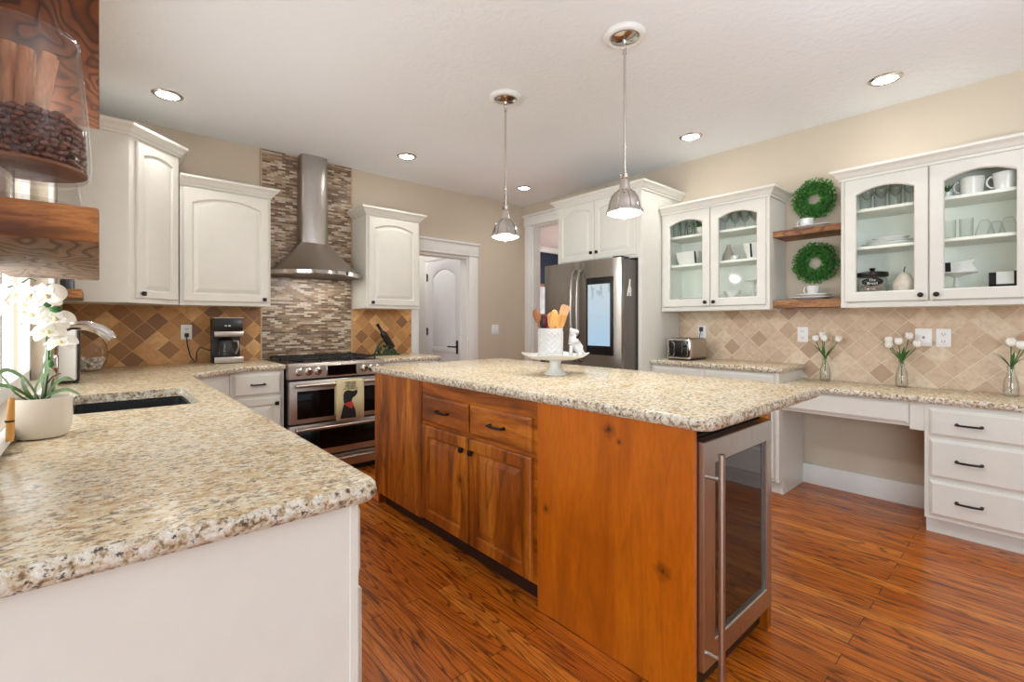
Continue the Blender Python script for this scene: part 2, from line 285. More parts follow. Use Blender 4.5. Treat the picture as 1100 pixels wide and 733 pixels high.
# ------------------------------------------------------------------ mesh helpers
ORG = {}
def shade(me, ang=38):
    for p in me.polygons: p.use_smooth = True
    me.set_sharp_from_angle(angle=math.radians(ang))
class MB:
    def __init__(s, T=None): s.bm = bmesh.new(); s.T = T or Matrix()
    def v(s, p): return s.bm.verts.new(s.T @ Vector(p))
    def face(s, vs):
        try: return s.bm.faces.new(vs)
        except ValueError: return None
    def loft(s, loops, cap0=True, cap1=True, closed=True):
        L = [[s.v(p) for p in lp] for lp in loops]; n = len(L[0])
        for a, b in zip(L, L[1:]):
            for i in range(n if closed else n-1):
                j = (i+1) % n; s.face([a[i], a[j], b[j], b[i]])
        if cap0: s.face(L[0][::-1])
        if cap1: s.face(L[-1])
        return s
    def box(s, x0, x1, y0, y1, z0, z1, bev=0, seg=2):
        if x1 < x0: x0, x1 = x1, x0
        if y1 < y0: y0, y1 = y1, y0
        if z1 < z0: z0, z1 = z1, z0
        r = bmesh.ops.create_cube(s.bm, size=1); vs = r['verts']
        for q in vs: q.co = Vector((x0+(q.co.x+.5)*(x1-x0), y0+(q.co.y+.5)*(y1-y0), z0+(q.co.z+.5)*(z1-z0)))
        if bev:
            es = list({e for q in vs for e in q.link_edges})
            r = bmesh.ops.bevel(s.bm, geom=es, offset=min(bev, .45*min(x1-x0, y1-y0, z1-z0)), segments=seg, affect='EDGES', profile=.5)
            vs = list({q for f in r['faces'] for q in f.verts} | {q for q in vs if q.is_valid})
        for q in vs: q.co = s.T @ q.co
        return s
    def tube(s, pts, r, n=8, caps=True, closed=False, flat=1.0):
        pts = [Vector(p) for p in pts]; N = len(pts); rs = r if isinstance(r, (list, tuple)) else [r]*N
        loops = []; up = None
        for i, p in enumerate(pts):
            a = pts[(i-1) % N] if (closed or i > 0) else p; b = pts[(i+1) % N] if (closed or i < N-1) else p
            d = (b-a).normalized()
            if up is None:
                up = Vector((0, 0, 1)) if abs(d.z) < .9 else Vector((1, 0, 0))
            x = d.cross(up).normalized(); y = x.cross(d).normalized(); up = y
            loops.append([p + x*math.cos(k*2*PI/n)*rs[i] + y*math.sin(k*2*PI/n)*rs[i]*flat for k in range(n)])
        if closed: loops.append(loops[0])
        return s.loft(loops, caps and not closed, caps and not closed)
    def cyl(s, p0, p1, r0, r1=None, n=20): return s.tube([p0, p1], [r0, r0 if r1 is None else r1], n)
    def lathe(s, prof, c=(0, 0, 0), n=28, cap0=True, cap1=True, sx=1, sy=1, rot=0):
        c = Vector(c)
        loops = [[c+Vector((r*math.cos(k*2*PI/n+rot)*sx, r*math.sin(k*2*PI/n+rot)*sy, z)) for k in range(n)] for r, z in prof]
        return s.loft(loops, cap0, cap1)
    def ell(s, c, r, n=14, m=8, R=None):
        c = Vector(c); R = R or Matrix.Identity(3)
        loops = []
        for i in range(m+1):
            a = -PI/2+PI*i/m; rr = max(math.cos(a), .02)
            loops.append([c+R@Vector((r[0]*rr*math.cos(k*2*PI/n), r[1]*rr*math.sin(k*2*PI/n), r[2]*math.sin(a))) for k in range(n)])
        return s.loft(loops)
    def prism(s, poly, axis, a, b):
        f = {'x': lambda p, t: (t, p[0], p[1]), 'y': lambda p, t: (p[0], t, p[1]), 'z': lambda p, t: (p[0], p[1], t)}[axis]
        return s.loft([[f(p, a) for p in poly], [f(p, b) for p in poly]])
    def build(s, name, mat, parent=None, org=None, ang=38, fix=True):
        if fix: bmesh.ops.recalc_face_normals(s.bm, faces=s.bm.faces)
        if parent is not None:
            off = ORG.get(parent.name, Vector((0, 0, 0)))
        else:
            off = Vector(org) if org else Vector((0, 0, 0))
            if org is None and len(s.bm.verts):
                xs = [q.co for q in s.bm.verts]
                off = Vector(((min(q.x for q in xs)+max(q.x for q in xs))/2, (min(q.y for q in xs)+max(q.y for q in xs))/2, min(q.z for q in xs)))
        for q in s.bm.verts: q.co -= off
        if name in ('door', 'drawer', 'body', 'face_frame', 'end_panel', 'crown_molding') and ang == 38: ang = 18
        me = bpy.data.meshes.new(name); s.bm.to_mesh(me); s.bm.free(); shade(me, ang)
        for m in (mat if isinstance(mat, list) else [mat]): me.materials.append(M[m] if isinstance(m, str) else m)
        o = bpy.data.objects.new(name, me); COL.objects.link(o)
        if parent is not None: o.parent = parent; ORG[o.name] = off
        else: o.location = off; ORG[o.name] = off
        return o
def thing(name, label, cat, loc=(0, 0, 0), group=None, rz=0):
    o = bpy.data.objects.new(name, None); COL.objects.link(o); o.location = loc; o.empty_display_size = .05
    o['label'] = label; o['category'] = cat
    if group: o['group'] = group
    ORG[o.name] = Vector(loc)
    return o
def tag(o, label, cat, group=None):
    o['label'] = label; o['category'] = cat
    if group: o['group'] = group
    return o
def struct(o): o['kind'] = 'structure'; return o
def children(o): return [c for c in list(COL.objects) if c.parent is o]
def dup(root, loc, label, rz=0, group=None, scale=1):
    r = root.copy(); COL.objects.link(r); r.location = loc; r.rotation_euler = (0, 0, rz); r.scale = (scale,)*3; r['label'] = label
    if group: r['group'] = group
    for ch in children(root):
        c = ch.copy(); COL.objects.link(c); c.parent = r
        for gch in children(ch):
            d = gch.copy(); COL.objects.link(d); d.parent = c
    return r
def basis(o, u, n):   # local (along the face, outwards, up)
    m = Matrix.Identity(4); u = Vector(u).normalized(); n = Vector(n).normalized()
    for i, c in enumerate((u, n, Vector((0, 0, 1)))):
        for k in range(3): m[k][i] = c[k]
    m.translation = Vector(o); return m
def sweep(mb, path, prof, z0, caps=True):
    # profile (out, up) swept along an open path in plan; out is to the right of travel
    P = [Vector((p[0], p[1])) for p in path]; N = len(P); outs = []
    for i in range(N):
        ds = []
        if i > 0: ds.append((P[i]-P[i-1]).normalized())
        if i < N-1: ds.append((P[i+1]-P[i]).normalized())
        ns = [Vector((d.y, -d.x)) for d in ds]
        if len(ns) == 1: outs.append(ns[0])
        else:
            m = (ns[0]+ns[1]).normalized(); outs.append(m/max(.3, m.dot(ns[0])))
    mb.loft([[(p.x+o.x*a, p.y+o.y*a, z0+h) for a, h in prof] for p, o in zip(P, outs)], caps, caps)
CROWN = [(0, 0), (.010, 0), (.012, .016), (.020, .020), (.034, .040), (.050, .052), (.056, .056), (.056, .072), (0, .072)]
def arch_loop(w, h, off, fw, rise, d, n=12):
    x0, x1, z0, z1 = fw+off, w-fw-off, fw+off, h-fw-off
    pts = [(x0, d, z0), (x1, d, z0)]
    for i in range(n+1):
        s_ = i/n; x = x1+(x0-x1)*s_; pts.append((x, d, z1-rise+rise*(1-(2*s_-1)**2)))
    return pts
def outer_loop(w, h, off, d, n=12):
    pts = [(off, d, off), (w-off, d, off)]
    for i in range(n+1): pts.append((w-off+(2*off-w)*i/n, d, h-off))
    return pts
def panel_door(mb, w, h, fw=.055, t=.02, rise=0., x=0, z=0, d=0):
    T0 = mb.T; mb.T = T0 @ Matrix.Translation((x, d, z)); A = lambda o, dd: arch_loop(w, h, o, fw, rise, dd); O = lambda o, dd: outer_loop(w, h, o, dd)
    mb.loft([O(0, 0), O(0, t-.005), O(.005, t), A(-.004, t), A(0, t-.003), A(.003, t-.011), A(.010, t-.011), A(.034, t-.002), A(.038, t-.001)])
    mb.T = T0
def ring_door(mb, w, h, fw=.06, t=.02, rise=0., x=0, z=0, d=0):
    T0 = mb.T; mb.T = T0 @ Matrix.Translation((x, d, z)); A = lambda o, dd: arch_loop(w, h, o, fw, rise, dd); O = lambda o, dd: outer_loop(w, h, o, dd)
    mb.loft([A(0, 0), O(0, 0), O(0, t-.005), O(.005, t), A(-.006, t), A(0, t-.006), A(0, 0)], False, False)
    mb.T = T0
def slab_front(mb, w, h, t=.02, x=0, z=0, d=0):
    T0 = mb.T; mb.T = T0 @ Matrix.Translation((x, d, z)); O = lambda o, dd: outer_loop(w, h, o, dd, 1)
    mb.loft([O(0, 0), O(0, t-.009), O(.004, t-.007), O(.013, t)]); mb.T = T0
def knob(T, x, z, d, parent, round_=False):
    k = MB(T)
    if round_:
        k.tube([(x, d, z), (x, d+.012, z)], .005, 10); k.tube([(x, d+.010, z), (x, d+.014, z), (x, d+.022, z), (x, d+.026, z)], [.008, .0145, .0145, .009], 16)
    else:
        k.tube([(x, d, z), (x, d+.014, z)], .006, 10); k.box(x-.014, x+.014, d+.012, d+.026, z-.014, z+.014, .004)
    return k.build('knob', 'bronze', parent)
def pull(T, x, z, d, parent, w=.105):
    k = MB(T); h = w/2
    for sx in (-1, 1): k.tube([(x+sx*h, d, z), (x+sx*h, d+.008, z), (x+sx*h, d+.024, z)], [.009, .0065, .006], 10)
    k.tube([(x+h*q, d+.024+.006*(1-q*q), z) for q in (-1.12, -1, -.6, -.2, .2, .6, 1, 1.12)], [.004, .0055, .006, .006, .006, .006, .0055, .004], 10)
    return k.build('handle', 'bronze', parent)

# ------------------------------------------------------------------ the room
XL, XR, YB, H = -.19, 4.11, 4.465, 2.735
def sbox(name, mat, *a, bev=0): return struct(MB().box(*a, bev=bev).build(name, mat))
sbox('floor', 'floor', -2.9, 7.6, -9.6, 7.2, -.1, 0)
sbox('ceiling', 'ceiling', -2.9, 4.23, -9.6, 4.585, H, H+.1)
sbox('ceiling_side_room', 'dining_ceiling', 4.23, 7.6, 2.0, 7.2, H, H+.1)
sbox('ceiling_pantry', 'ceiling', 1.9, 3.4, 4.585, 6.4, H, H+.1)
# wall over the sink with its window opening
WY0, WY1, WZ0, WZ1 = 1.52, 3.26, .955, 2.12
wl = MB()
wl.box(XL-.12, XL, .90, WY0, 0, H); wl.box(XL-.12, XL, WY1, YB+.12, 0, H); wl.box(XL-.12, XL, WY0, WY1, 0, WZ0); wl.box(XL-.12, XL, WY0, WY1, WZ1, H)
struct(wl.build('wall_left', 'wall'))
# range wall with the doorway
DX0, DX1, DZ = 2.57, 3.246, 2.0
wb = MB(); wb.box(XL-.12, DX0, YB, YB+.12, 0, H); wb.box(DX1, XR+.12, YB, YB+.12, 0, H); wb.box(DX0, DX1, YB, YB+.12, DZ, H)
struct(wb.build('wall_back', 'wall'))
# fridge wall with the opening to the side room
OY0, OY1, OZ = 3.22, 4.285, 2.46
wr = MB(); wr.box(XR, XR+.12, -9.6, OY0, 0, H); wr.box(XR, XR+.12, OY1, YB, 0, H); wr.box(XR, XR+.12, OY0, OY1, OZ, H)
struct(wr.build('wall_right', 'wall'))
sbox('wall_front', 'wall', -2.9, 4.23, -9.6, -9.48, 0, .35); struct(MB().box(-2.9, -2.5, -9.6, -9.48, .3, H).box(4.0, 4.23, -9.6, -9.48, .3, H).box(-2.5, 4.0, -9.6, -9.48, 2.62, H).build('wall_front_piers', 'wall'))
struct(MB().box(-2.9, -2.8, -9.48, -4.3, 0, H).box(-2.9, -2.8, -.5, 1.02, 0, H).box(-2.9, -2.8, -4.3, -.5, 0, .4).box(-2.9, -2.8, -4.3, -.5, 2.45, H).build('wall_nook', 'wall'))
sbox('wall_nook_side', 'wall', -2.8, XL-.12, .90, 1.02, 0, H)
# pantry passage and side room
sbox('wall_passage_right', 'trimwhite', 3.25, 3.35, YB+.12, 6.4, 0, H)
sbox('wall_passage_left', 'wall', 1.9, 2.0, YB+.12, 6.4, 0, H)
sbox('wall_passage_back', 'trimwhite', 1.9, 3.4, 6.3, 6.4, 0, H)
sbox('wall_side_room', 'navy', 4.23, 7.6, 6.55, 6.67, 0, H)
sbox('wall_side_room_end', 'navy', 7.5, 7.6, 2.0, 6.55, 0, H)
sbox('wall_side_room_near', 'navy', 4.23, 7.6, 2.0, 2.1, 0, H)
struct(MB().box(4.23, 7.5, 6.46, 6.55, 2.62, H, .02).build('trim_1', 'trimwhite'))
# backsplashes
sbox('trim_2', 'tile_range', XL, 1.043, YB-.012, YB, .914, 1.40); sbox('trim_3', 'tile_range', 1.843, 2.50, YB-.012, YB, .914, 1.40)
mo = MB().box(1.05, 1.836, YB-.012, YB, .80, H-.001); struct(mo.build('trim_4', 'mosaic'))
st = MB().box(1.040, 1.050, YB-.016, YB, .914, H-.001).box(1.836, 1.846, YB-.016, YB, .914, H-.001); struct(st.build('trim_5', plain('travertine_edge_strip', srgb(196, 170, 136), .4)))
sbox('trim_6', 'tile_right', XR-.012, XR, -1.0, 2.27, .80, 1.40)
sbox('baseboard_right', 'trimwhite', XR-.02, XR, .47, 1.24, 0, .15, bev=.004)
sbox('baseboard_back', 'trimwhite', DX1+.13, XR, YB-.016, YB, 0, .14, bev=.004)
# window over the sink: casing, sash and bright outdoors behind the glass
w1 = MB(); c = .075
w1.box(XL, XL+.02, WY0-c, WY1+c, WZ1, WZ1+.1, .003).box(XL, XL+.02, WY0-c, WY0, WZ0, WZ1, .003).box(XL, XL+.02, WY1, WY1+c, WZ0, WZ1, .003).box(XL, XL+.021, WY0-c, WY1+c, WZ0-.03, WZ0, .004)
w1.box(XL-.1, XL-.06, WY0, WY0+.05, WZ0, WZ1).box(XL-.1, XL-.06, WY1-.05, WY1, WZ0, WZ1).box(XL-.1, XL-.06, WY0, WY1, WZ0, WZ0+.05).box(XL-.1, XL-.06, WY0, WY1, WZ1-.05, WZ1).box(XL-.1, XL-.065, (WY0+WY1)/2-.025, (WY0+WY1)/2+.025, WZ0, WZ1)
win = struct(w1.build('window_1', 'trimwhite'))
struct(MB().box(XL-.082, XL-.078, WY0+.05, WY1-.05, WZ0+.05, WZ1-.05).build('window_pane', 'glass', win))
struct(MB().box(XL-.62, XL-.6, 1.05, 14.0, .3, 3.2).build('window_daylight', 'sky'))
# doorway casing to the passage
d1 = MB()
d1.box(DX1, DX1+.13, YB-.022, YB, 0, DZ+.02, .003).box(DX0-.08, DX0, YB-.022, YB, 0, DZ+.02, .003)
d1.box(DX0-.10, DX1+.135, YB-.026, YB, DZ+.02, DZ+.14, .003).box(DX0-.11, DX1+.15, YB-.045, YB, DZ+.14, DZ+.165, .004).box(DX0-.10, DX1+.145, YB-.034, YB, DZ+.012, DZ+.028, .004)
d1.box(DX1-.02, DX1, YB, YB+.13, 0, DZ).box(DX0, DX0+.02, YB, YB+.13, 0, DZ).box(DX0+.02, DX1-.02, YB, YB+.13, DZ-.02, DZ)
struct(d1.build('trim_7', 'trimwhite'))
# casing of the opening beside the fridge
d2 = MB(); d2.box(XR-.022, XR, OY1, OY1+.115, 0, OZ, .003).box(XR-.026, XR, OY0, OY1+.125, OZ, OZ+.115, .003).box(XR-.045, XR, OY0, OY1+.14, OZ+.115, OZ+.14, .004)
d2.box(XR, XR+.125, OY1-.02, OY1, 0, OZ).box(XR, XR+.125, OY0, OY1-.02, OZ-.02, OZ)
struct(d2.build('trim_8', 'trimwhite'))
# panelled door in the passage wall
T = basis((3.25, 5.32, 0), (0, -1, 0), (-1, 0, 0))
dm = MB(T); dw, dh = .74, 2.02
panel_door(dm, dw, dh, .115, .035, .10)
door = struct(dm.build('door_1', 'doorwhite'))
m_ = MB(T)
for k in range(5): m_.box(.19+k*.09, .194+k*.09, .028, .0345, .2, 1.72)
struct(m_.build('door_groove', 'trimwhite', door))
m_ = MB(T).box(0.10, dw-.10, .03, .037, .86, .93, .004); struct(m_.build('door_rail', 'doorwhite', door))
for z in (.3, 1.12, 1.82): struct(MB(T).box(-.012, .012, .02, .045, z-.045, z+.045, .004).tube([(0, .045, z-.05), (0, .045, z+.05)], .008, 8).build('hinge', 'bronze', door))
m_ = MB(T).box(dw-.085, dw-.045, .035, .043, .86, 1.02, .004).tube([(dw-.065, .04, .945), (dw-.065, .085, .945), (dw-.09, .09, .945), (dw-.19, .09, .945)], .009, 8)
struct(m_.build('door_handle', 'bronze', door))
c_ = MB(T).box(-.10, -.005, 0, .022, 0, dh+.015, .003).box(dw+.004, dw+.02, 0, .022, 0, dh+.015, .003).box(-.12, dw+.02, 0, .026, dh+.015, dh+.12, .003).box(-.13, dw+.02, 0, .04, dh+.12, dh+.14, .003)
struct(c_.build('trim_9', 'trimwhite'))

# ------------------------------------------------------------------ cabinets
def upper_cabinet(name, label, T, w, h, depth, doors, crown_path, crown_z, knobs, rise=.05, group='white upper cabinets', z=1.362):
    t = thing(name, label, 'cabinet', T.translation, group)
    b = MB(T); b.box(0, w, -depth+.003, -.001, 0, h, .002).box(0, w, -.02, 0, 0, .018, .002).build('body', 'white', t)
    for (x, dw, kx, kz) in doors:
        m = MB(T); panel_door(m, dw, h-.055, .058, .02, min(rise, .085*dw), x, .03, 0); d = m.build('door', 'white', t)
        knob(T, kx, kz, .02, d)
    m = MB(); sweep(m, crown_path, CROWN, crown_z); m.build('crown_molding', 'white', t)
    return t
# corner cabinet set on the diagonal
UZ = 1.362
CA, CB = (XL+.33, YB-.62), (XL+.62, YB-.33)
t = thing('corner_upper_cabinet', 'tall white corner wall cabinet set diagonally, one arched door', 'cabinet', (.1, 4.2, UZ), 'white upper cabinets')
ch = 2.425-UZ
poly = [(XL+.003, CA[1]), CA, CB, (CB[0], YB-.003), (XL+.003, YB-.003)]
MB().prism([(p[0], p[1]) for p in poly], 'z', UZ, 2.43).build('body', 'white', t)
u = Vector((CB[0]-CA[0], CB[1]-CA[1], 0)); wdi = u.length; T = basis((CA[0], CA[1], UZ), u, (u.y, -u.x, 0))
m = MB(T); panel_door(m, wdi-.07, ch-.05, .052, .02, .028, .045, .03, 0); d = m.build('door', 'white', t); knob(T, .045+.03, .06, .02, d)
m = MB(); sweep(m, [(XL+.003, CA[1]), CA, CB, (CB[0], YB-.003)], CROWN, 2.425); m.build('crown_molding', 'white', t)
# beside the hood
xa, xb = XL+.625, 1.04
T = basis((xa, YB-.33, UZ), (1, 0, 0), (0, -1, 0)); w = xb-xa
upper_cabinet('upper_cabinet', 'white wide single-door wall cabinet above the coffee maker', T, w, .885, .33, [(.02, w-.04, w-.052, .055)], [(xa, YB-.33), (xb, YB-.33), (xb, YB-.003)], 2.235, None)
xa, xb = 1.848, 2.405
T = basis((xa, YB-.33, UZ+.005), (1, 0, 0), (0, -1, 0)); w = xb-xa
upper_cabinet('upper_cabinet', 'white narrow single-door wall cabinet between hood and passage doorway', T, w, .875, .33, [(.02, w-.04, .052, .055)], [(xa, YB-.003), (xa, YB-.33), (xb, YB-.33), (xb, YB-.003)], 2.235, None)
# over the fridge: deep cabinet plus the tall side panel
FX, FY0, FY1 = 3.47, 2.27, 3.24
t = thing('fridge_cabinet', 'white deep two-door cabinet with tall side panel above the refrigerator', 'cabinet', (3.8, 2.75, 0))
MB().box(FX, XR-.003, FY0+.036, FY1-.021, 1.795, 2.385, .002).build('body', 'white', t)
MB().box(FX-.002, XR-.016, FY0, FY0+.035, 0, 2.385, .002).build('side_panel', 'white', t)
MB().box(FX, XR-.003, FY1-.02, FY1, 0, 2.385).build('side_panel', 'white', t)
T = basis((FX, FY1, 1.795), (0, -1, 0), (-1, 0, 0)); w = FY1-FY0
for x, kx in ((.03, .03+.415), (.475, .475+.035)):
    m = MB(T); panel_door(m, .44, .54, .05, .02, .04, x, .03, 0); d = m.build('door', 'white', t); knob(T, kx, .09, .02, d)
m = MB(); sweep(m, [(XR-.003, FY1), (FX, FY1), (FX, FY0), (XR-.003, FY0)], CROWN, 2.372)
m.build('crown_molding', 'white', t)

# glass fronted cabinets
SH1, SH2 = 1.968, 1.718
F0, F1, F2 = 1.432, SH2+.021, SH1+.021
def glass_cabinet(label, y1, y0, splits):
    X = 3.78; h0, h1 = 1.335, 2.20
    t = thing('glass_door_cabinet', label, 'cabinet', ((X+XR)/2, (y0+y1)/2, h0), 'glass-fronted wall cabinets')
    b = MB(); b.box(X, XR-.003, y0, y0+.018, h0, h1).box(X, XR-.003, y1-.018, y1, h0, h1)
    i_ = MB(); i_.box(XR-.017, XR-.003, y0+.018, y1-.018, h0, h1).box(X+.02, XR-.017, y0+.018, y1-.018, h0, F0-.001).box(X+.02, XR-.017, y0+.018, y1-.018, h1-.02, h1)
    i_.box(X+.021, XR-.017, y0+.0181, y0+.022, F0-.001, h1-.02).box(X+.021, XR-.017, y1-.022, y1-.0181, F0-.001, h1-.02); i_.build('lining', 'interior', t)
    b.box(X, X+.02, y0+.018, y0+.035, h0+.03, h1-.06).box(X, X+.02, y1-.035, y1-.018, h0+.03, h1-.06).box(X, X+.02, (y0+y1)/2-.018, (y0+y1)/2+.018, h0+.03, h1-.06).box(X, X+.02, y0+.018, y1-.018, h1-.06, h1).box(X-.004, X+.02, y0-.001, y1+.001, h0-.001, h0+.03)
    b.build('body', 'white', t)
    for z in (SH1, SH2): MB().box(X+.025, XR-.018, y0+.023, y1-.023, z, z+.02, .002).build('shelf', 'interior', t)
    T = basis((X, y1, h0), (0, -1, 0), (-1, 0, 0)); w = y1-y0; dw = (w-.05)/2
    for i, x in enumerate((.022, w-.022-dw)):
        m = MB(T); ring_door(m, dw, h1-h0-.055, .066, .021, .04, x, .035, 0); d = m.build('door', 'white', t)
        g = MB(T); lp = arch_loop(dw, h1-h0-.055, -.003, .066, .04, 0)
        g.loft([[(p[0]+x, .005, p[2]+.035) for p in lp], [(p[0]+x, .008, p[2]+.035) for p in lp]]); g.build('pane', 'glass', d)
        knob(T, x+(dw-.033 if i == 0 else .033), .068, .021, d, True)
    m = MB(); sweep(m, ([(XR-.003, y1)] if splits else [])+[(X, y1), (X, y0), (XR-.003, y0)], CROWN, 2.185); m.build('crown_molding', 'white', t)
    return t
glass_cabinet('white glass-door wall cabinet above the toaster, beside the fridge panel', 2.266, 1.366, False)
glass_cabinet('white glass-door wall cabinet above the desk, with mugs and tea jar', .914, .014, True)

# base cabinets along the sink wall and the range wall
CX, CY0, CYF = .43, .88, 3.83      # front edge of the sink run, its end, front edge of the range run
t = thing('sink_base_cabinet', 'long white base cabinet under the black sink, plain end panel', 'cabinet', (.1, 2.2, 0))
XG, XF = XL+.003, CX-.040
b = MB(); b.box(XG, XF-.018, CY0+.03, CY0+.05, 0, .876).box(XG, XF, CY0+.05, 2.18, .1, .876).box(XG, XF-.02, 2.18, 2.83, .1, .66).box(XG, XF, 2.83, 3.45, .1, .876).box(XG, CX-.13, CY0+.05, 3.45, 0, .1)
b.box(XF-.02, XF, 2.18, 2.83, .1, .876).box(XF-.018, XF, CY0+.027, CY0+.05, 0, .876, .002)
b.build('body', 'white', t)
T = basis((XF, CY0+.05, 0), (0, 1, 0), (1, 0, 0)); x = .004
for w in (.45, .48, .40, .40, .55):
    m = MB(T); slab_front(m, w-.02, .145, .02, x, .71); d = m.build('drawer', 'white', t); pull(T, x+w/2-.01, .78, .02, d)
    m = MB(T); panel_door(m, w-.02, .56, .055, .02, 0, x, .125); d = m.build('door', 'white', t); knob(T, x+w-.06, .63, .02, d)
    x += w+.01
t = thing('corner_base_cabinet', 'white diagonal corner base cabinet below the granite bend', 'cabinet', (.1, 4.1, 0))
A_, B_ = (CX-.040, 3.50), (.70, CYF+.035)
MB().prism([(XL+.003, 3.47), (A_[0], 3.47), A_, B_, (.70, YB-.003), (XL+.003, YB-.003)], 'z', .1, .876).build('body', 'white', t)
u = Vector((B_[0]-A_[0], B_[1]-A_[1], 0)); T = basis((A_[0], A_[1], 0), u, (u.y, -u.x, 0))
m = MB(T); slab_front(m, u.length-.06, .145, .018, .03, .705); m.build('drawer', 'white', t)
m = MB(T); panel_door(m, u.length-.06, .56, .05, .018, 0, .03, .125); m.build('door', 'white', t)
t = thing('drawer_base_cabinet', 'white base cabinet with one drawer over one door, next to the range', 'cabinet', (.88, 4.1, 0), 'white base cabinets')
MB().box(.702, 1.065, CYF+.035, YB-.003, .1, .876, .002).box(.702, 1.065, CYF+.1, YB-.003, 0, .1).build('body', 'white', t)
T = basis((.702, CYF+.035, 0), (1, 0, 0), (0, -1, 0))
m = MB(T); slab_front(m, .315, .155, .02, .022, .695); d = m.build('drawer', 'white', t); pull(T, .18, .775, .02, d, .085)
m = MB(T); panel_door(m, .315, .545, .055, .02, 0, .022, .125); d = m.build('door', 'white', t); knob(T, .305, .625, .02, d)
t = thing('base_cabinet', 'short white base cabinet between range and passage doorway', 'cabinet', (2.15, 4.1, 0), 'white base cabinets')
MB().box(1.852, 2.45, CYF+.035, YB-.003, .1, .876, .002).box(1.852, 2.45, CYF+.1, YB-.003, 0, .1).build('body', 'white', t)
T = basis((1.852, CYF+.035, 0), (1, 0, 0), (0, -1, 0))
m = MB(T); m.box(.03, .568, 0, .018, .84, .876, .003); m.build('rail', 'white', t)
m = MB(T); slab_front(m, .545, .125, .02, .026, .70); d = m.build('drawer', 'white', t); pull(T, .3, .765, .02, d)
m = MB(T); panel_door(m, .545, .555, .055, .02, 0, .026, .125); d = m.build('door', 'white', t); knob(T, .06, .63, .02, d)

# granite tops
def worktop(poly, z1, th, name, label, holes=None, extra=None):
    """slab with a softly broken edge; poly counter-clockwise in plan, corners rounded by the caller"""
    n = len(poly); m = MB()
    P = [Vector(p) for p in poly]
    def inset(d):
        out = []
        for i in range(n):
            a = (P[i]-P[i-1]).normalized(); b = (P[(i+1) % n]-P[i]).normalized()
            na, nb = Vector((-a.y, a.x)), Vector((-b.y, b.x)); q = (na+nb).normalized(); out.append(P[i]+q*(d/max(.35, q.dot(na))))
        return out
    loops = [[(p.x, p.y, z) for p in inset(d)] for d, z in ((.010, z1-th), (.002, z1-th+.008), (0, z1-th*.5), (.002, z1-.008), (.008, z1-.001), (.012, z1))]
    m.loft(loops)
    return m
def rounded(pts, rad, n=5):
    out = []
    N = len(pts)
    for i in range(N):
        p = Vector(pts[i]); r = rad[i] if isinstance(rad, (list, tuple)) else rad
        if r == 0: out.append(tuple(p)); continue
        a = (Vector(pts[i-1])-p).normalized(); b = (Vector(pts[(i+1) % N])-p).normalized()
        for k in range(n+1):
            s_ = k/n; q = (p+a*r)*(1-s_)**2+p*2*s_*(1-s_)+(p+b*r)*s_*s_; out.append(tuple(q))
    return out
def paint_edges(o):
    o.data.materials.append(M['granite_edge'])
    for f in o.data.polygons:
        if abs(f.normal.z) < .9: f.material_index = 1
def finish_top(m, name, label, org=None):
    o = m.build(name, 'granite', None, org); paint_edges(o); return tag(o, label, 'countertop')
SX0, SX1, SY0, SY1 = -.085, .305, 2.22, 2.79
# sink run and corner in one L-shaped slab, cut out for the sink
Lp = rounded([(XL, CY0), (CX, CY0), (CX, 3.50), (.76, CYF), (1.072, CYF), (1.072, YB-.012), (XL, YB-.012)], [0, .045, .03, .03, 0, 0, 0])
m = worktop(Lp, .914, .038, '', '')
o = m.build('granite_countertop', 'granite')
cutm = MB().box(SX0, SX1, SY0, SY1, .8, 1.0, .03, 3).build('sink_cut', 'granite')
bo = o.modifiers.new('cut', 'BOOLEAN'); bo.operation = 'DIFFERENCE'; bo.object = cutm; bo.solver = 'EXACT'
bpy.context.view_layer.update()
ev = o.evaluated_get(bpy.context.evaluated_depsgraph_get()); nm = bpy.data.meshes.new_from_object(ev); o.modifiers.clear(); o.data = nm
bpy.data.objects.remove(cutm); shade(o.data)
if len(o.data.materials) == 0: o.data.materials.append(M['granite'])
for f in o.data.polygons: f.material_index = 0
paint_edges(o); tag(o, 'L-shaped speckled granite worktop around the sink and the corner', 'countertop')
o = finish_top(worktop(rounded([(1.85, CYF), (2.475, CYF), (2.475, YB-.02), (1.85, YB-.02)], [0, .03, 0, 0]), .914, .038, '', ''), 'granite_countertop', 'short granite worktop between range and doorway, under the wine rack')

# sink
t = thing('kitchen_sink', 'black undermount sink set into the granite', 'sink', ((SX0+SX1)/2, (SY0+SY1)/2, .68))
b = MB(); r0 = rounded([(SX0-.012, SY0-.012), (SX1+.012, SY0-.012), (SX1+.012, SY1+.012), (SX0-.012, SY1+.012)], .03); 
def shr(poly, d):
    cx = sum(p[0] for p in poly)/len(poly); cy = sum(p[1] for p in poly)/len(poly)
    return [(p[0]-math.copysign(d, p[0]-cx), p[1]-math.copysign(d, p[1]-cy)) for p in poly]
b.loft([[(*p, .872) for p in r0], [(*p, .872) for p in shr(r0, .02)], [(*p, .70) for p in shr(r0, .028)], [(*p, .68) for p in shr(r0, .05)]], False, True)
b.loft([[(*p, .872) for p in r0], [(*p, .67) for p in shr(r0, .005)]], False, True)
b.build('basin', 'sink', t)
MB().lathe([(.04, .681), (.045, .684), (.02, .683)], (.11, 2.5, 0)).build('drain', 'chrome', t)

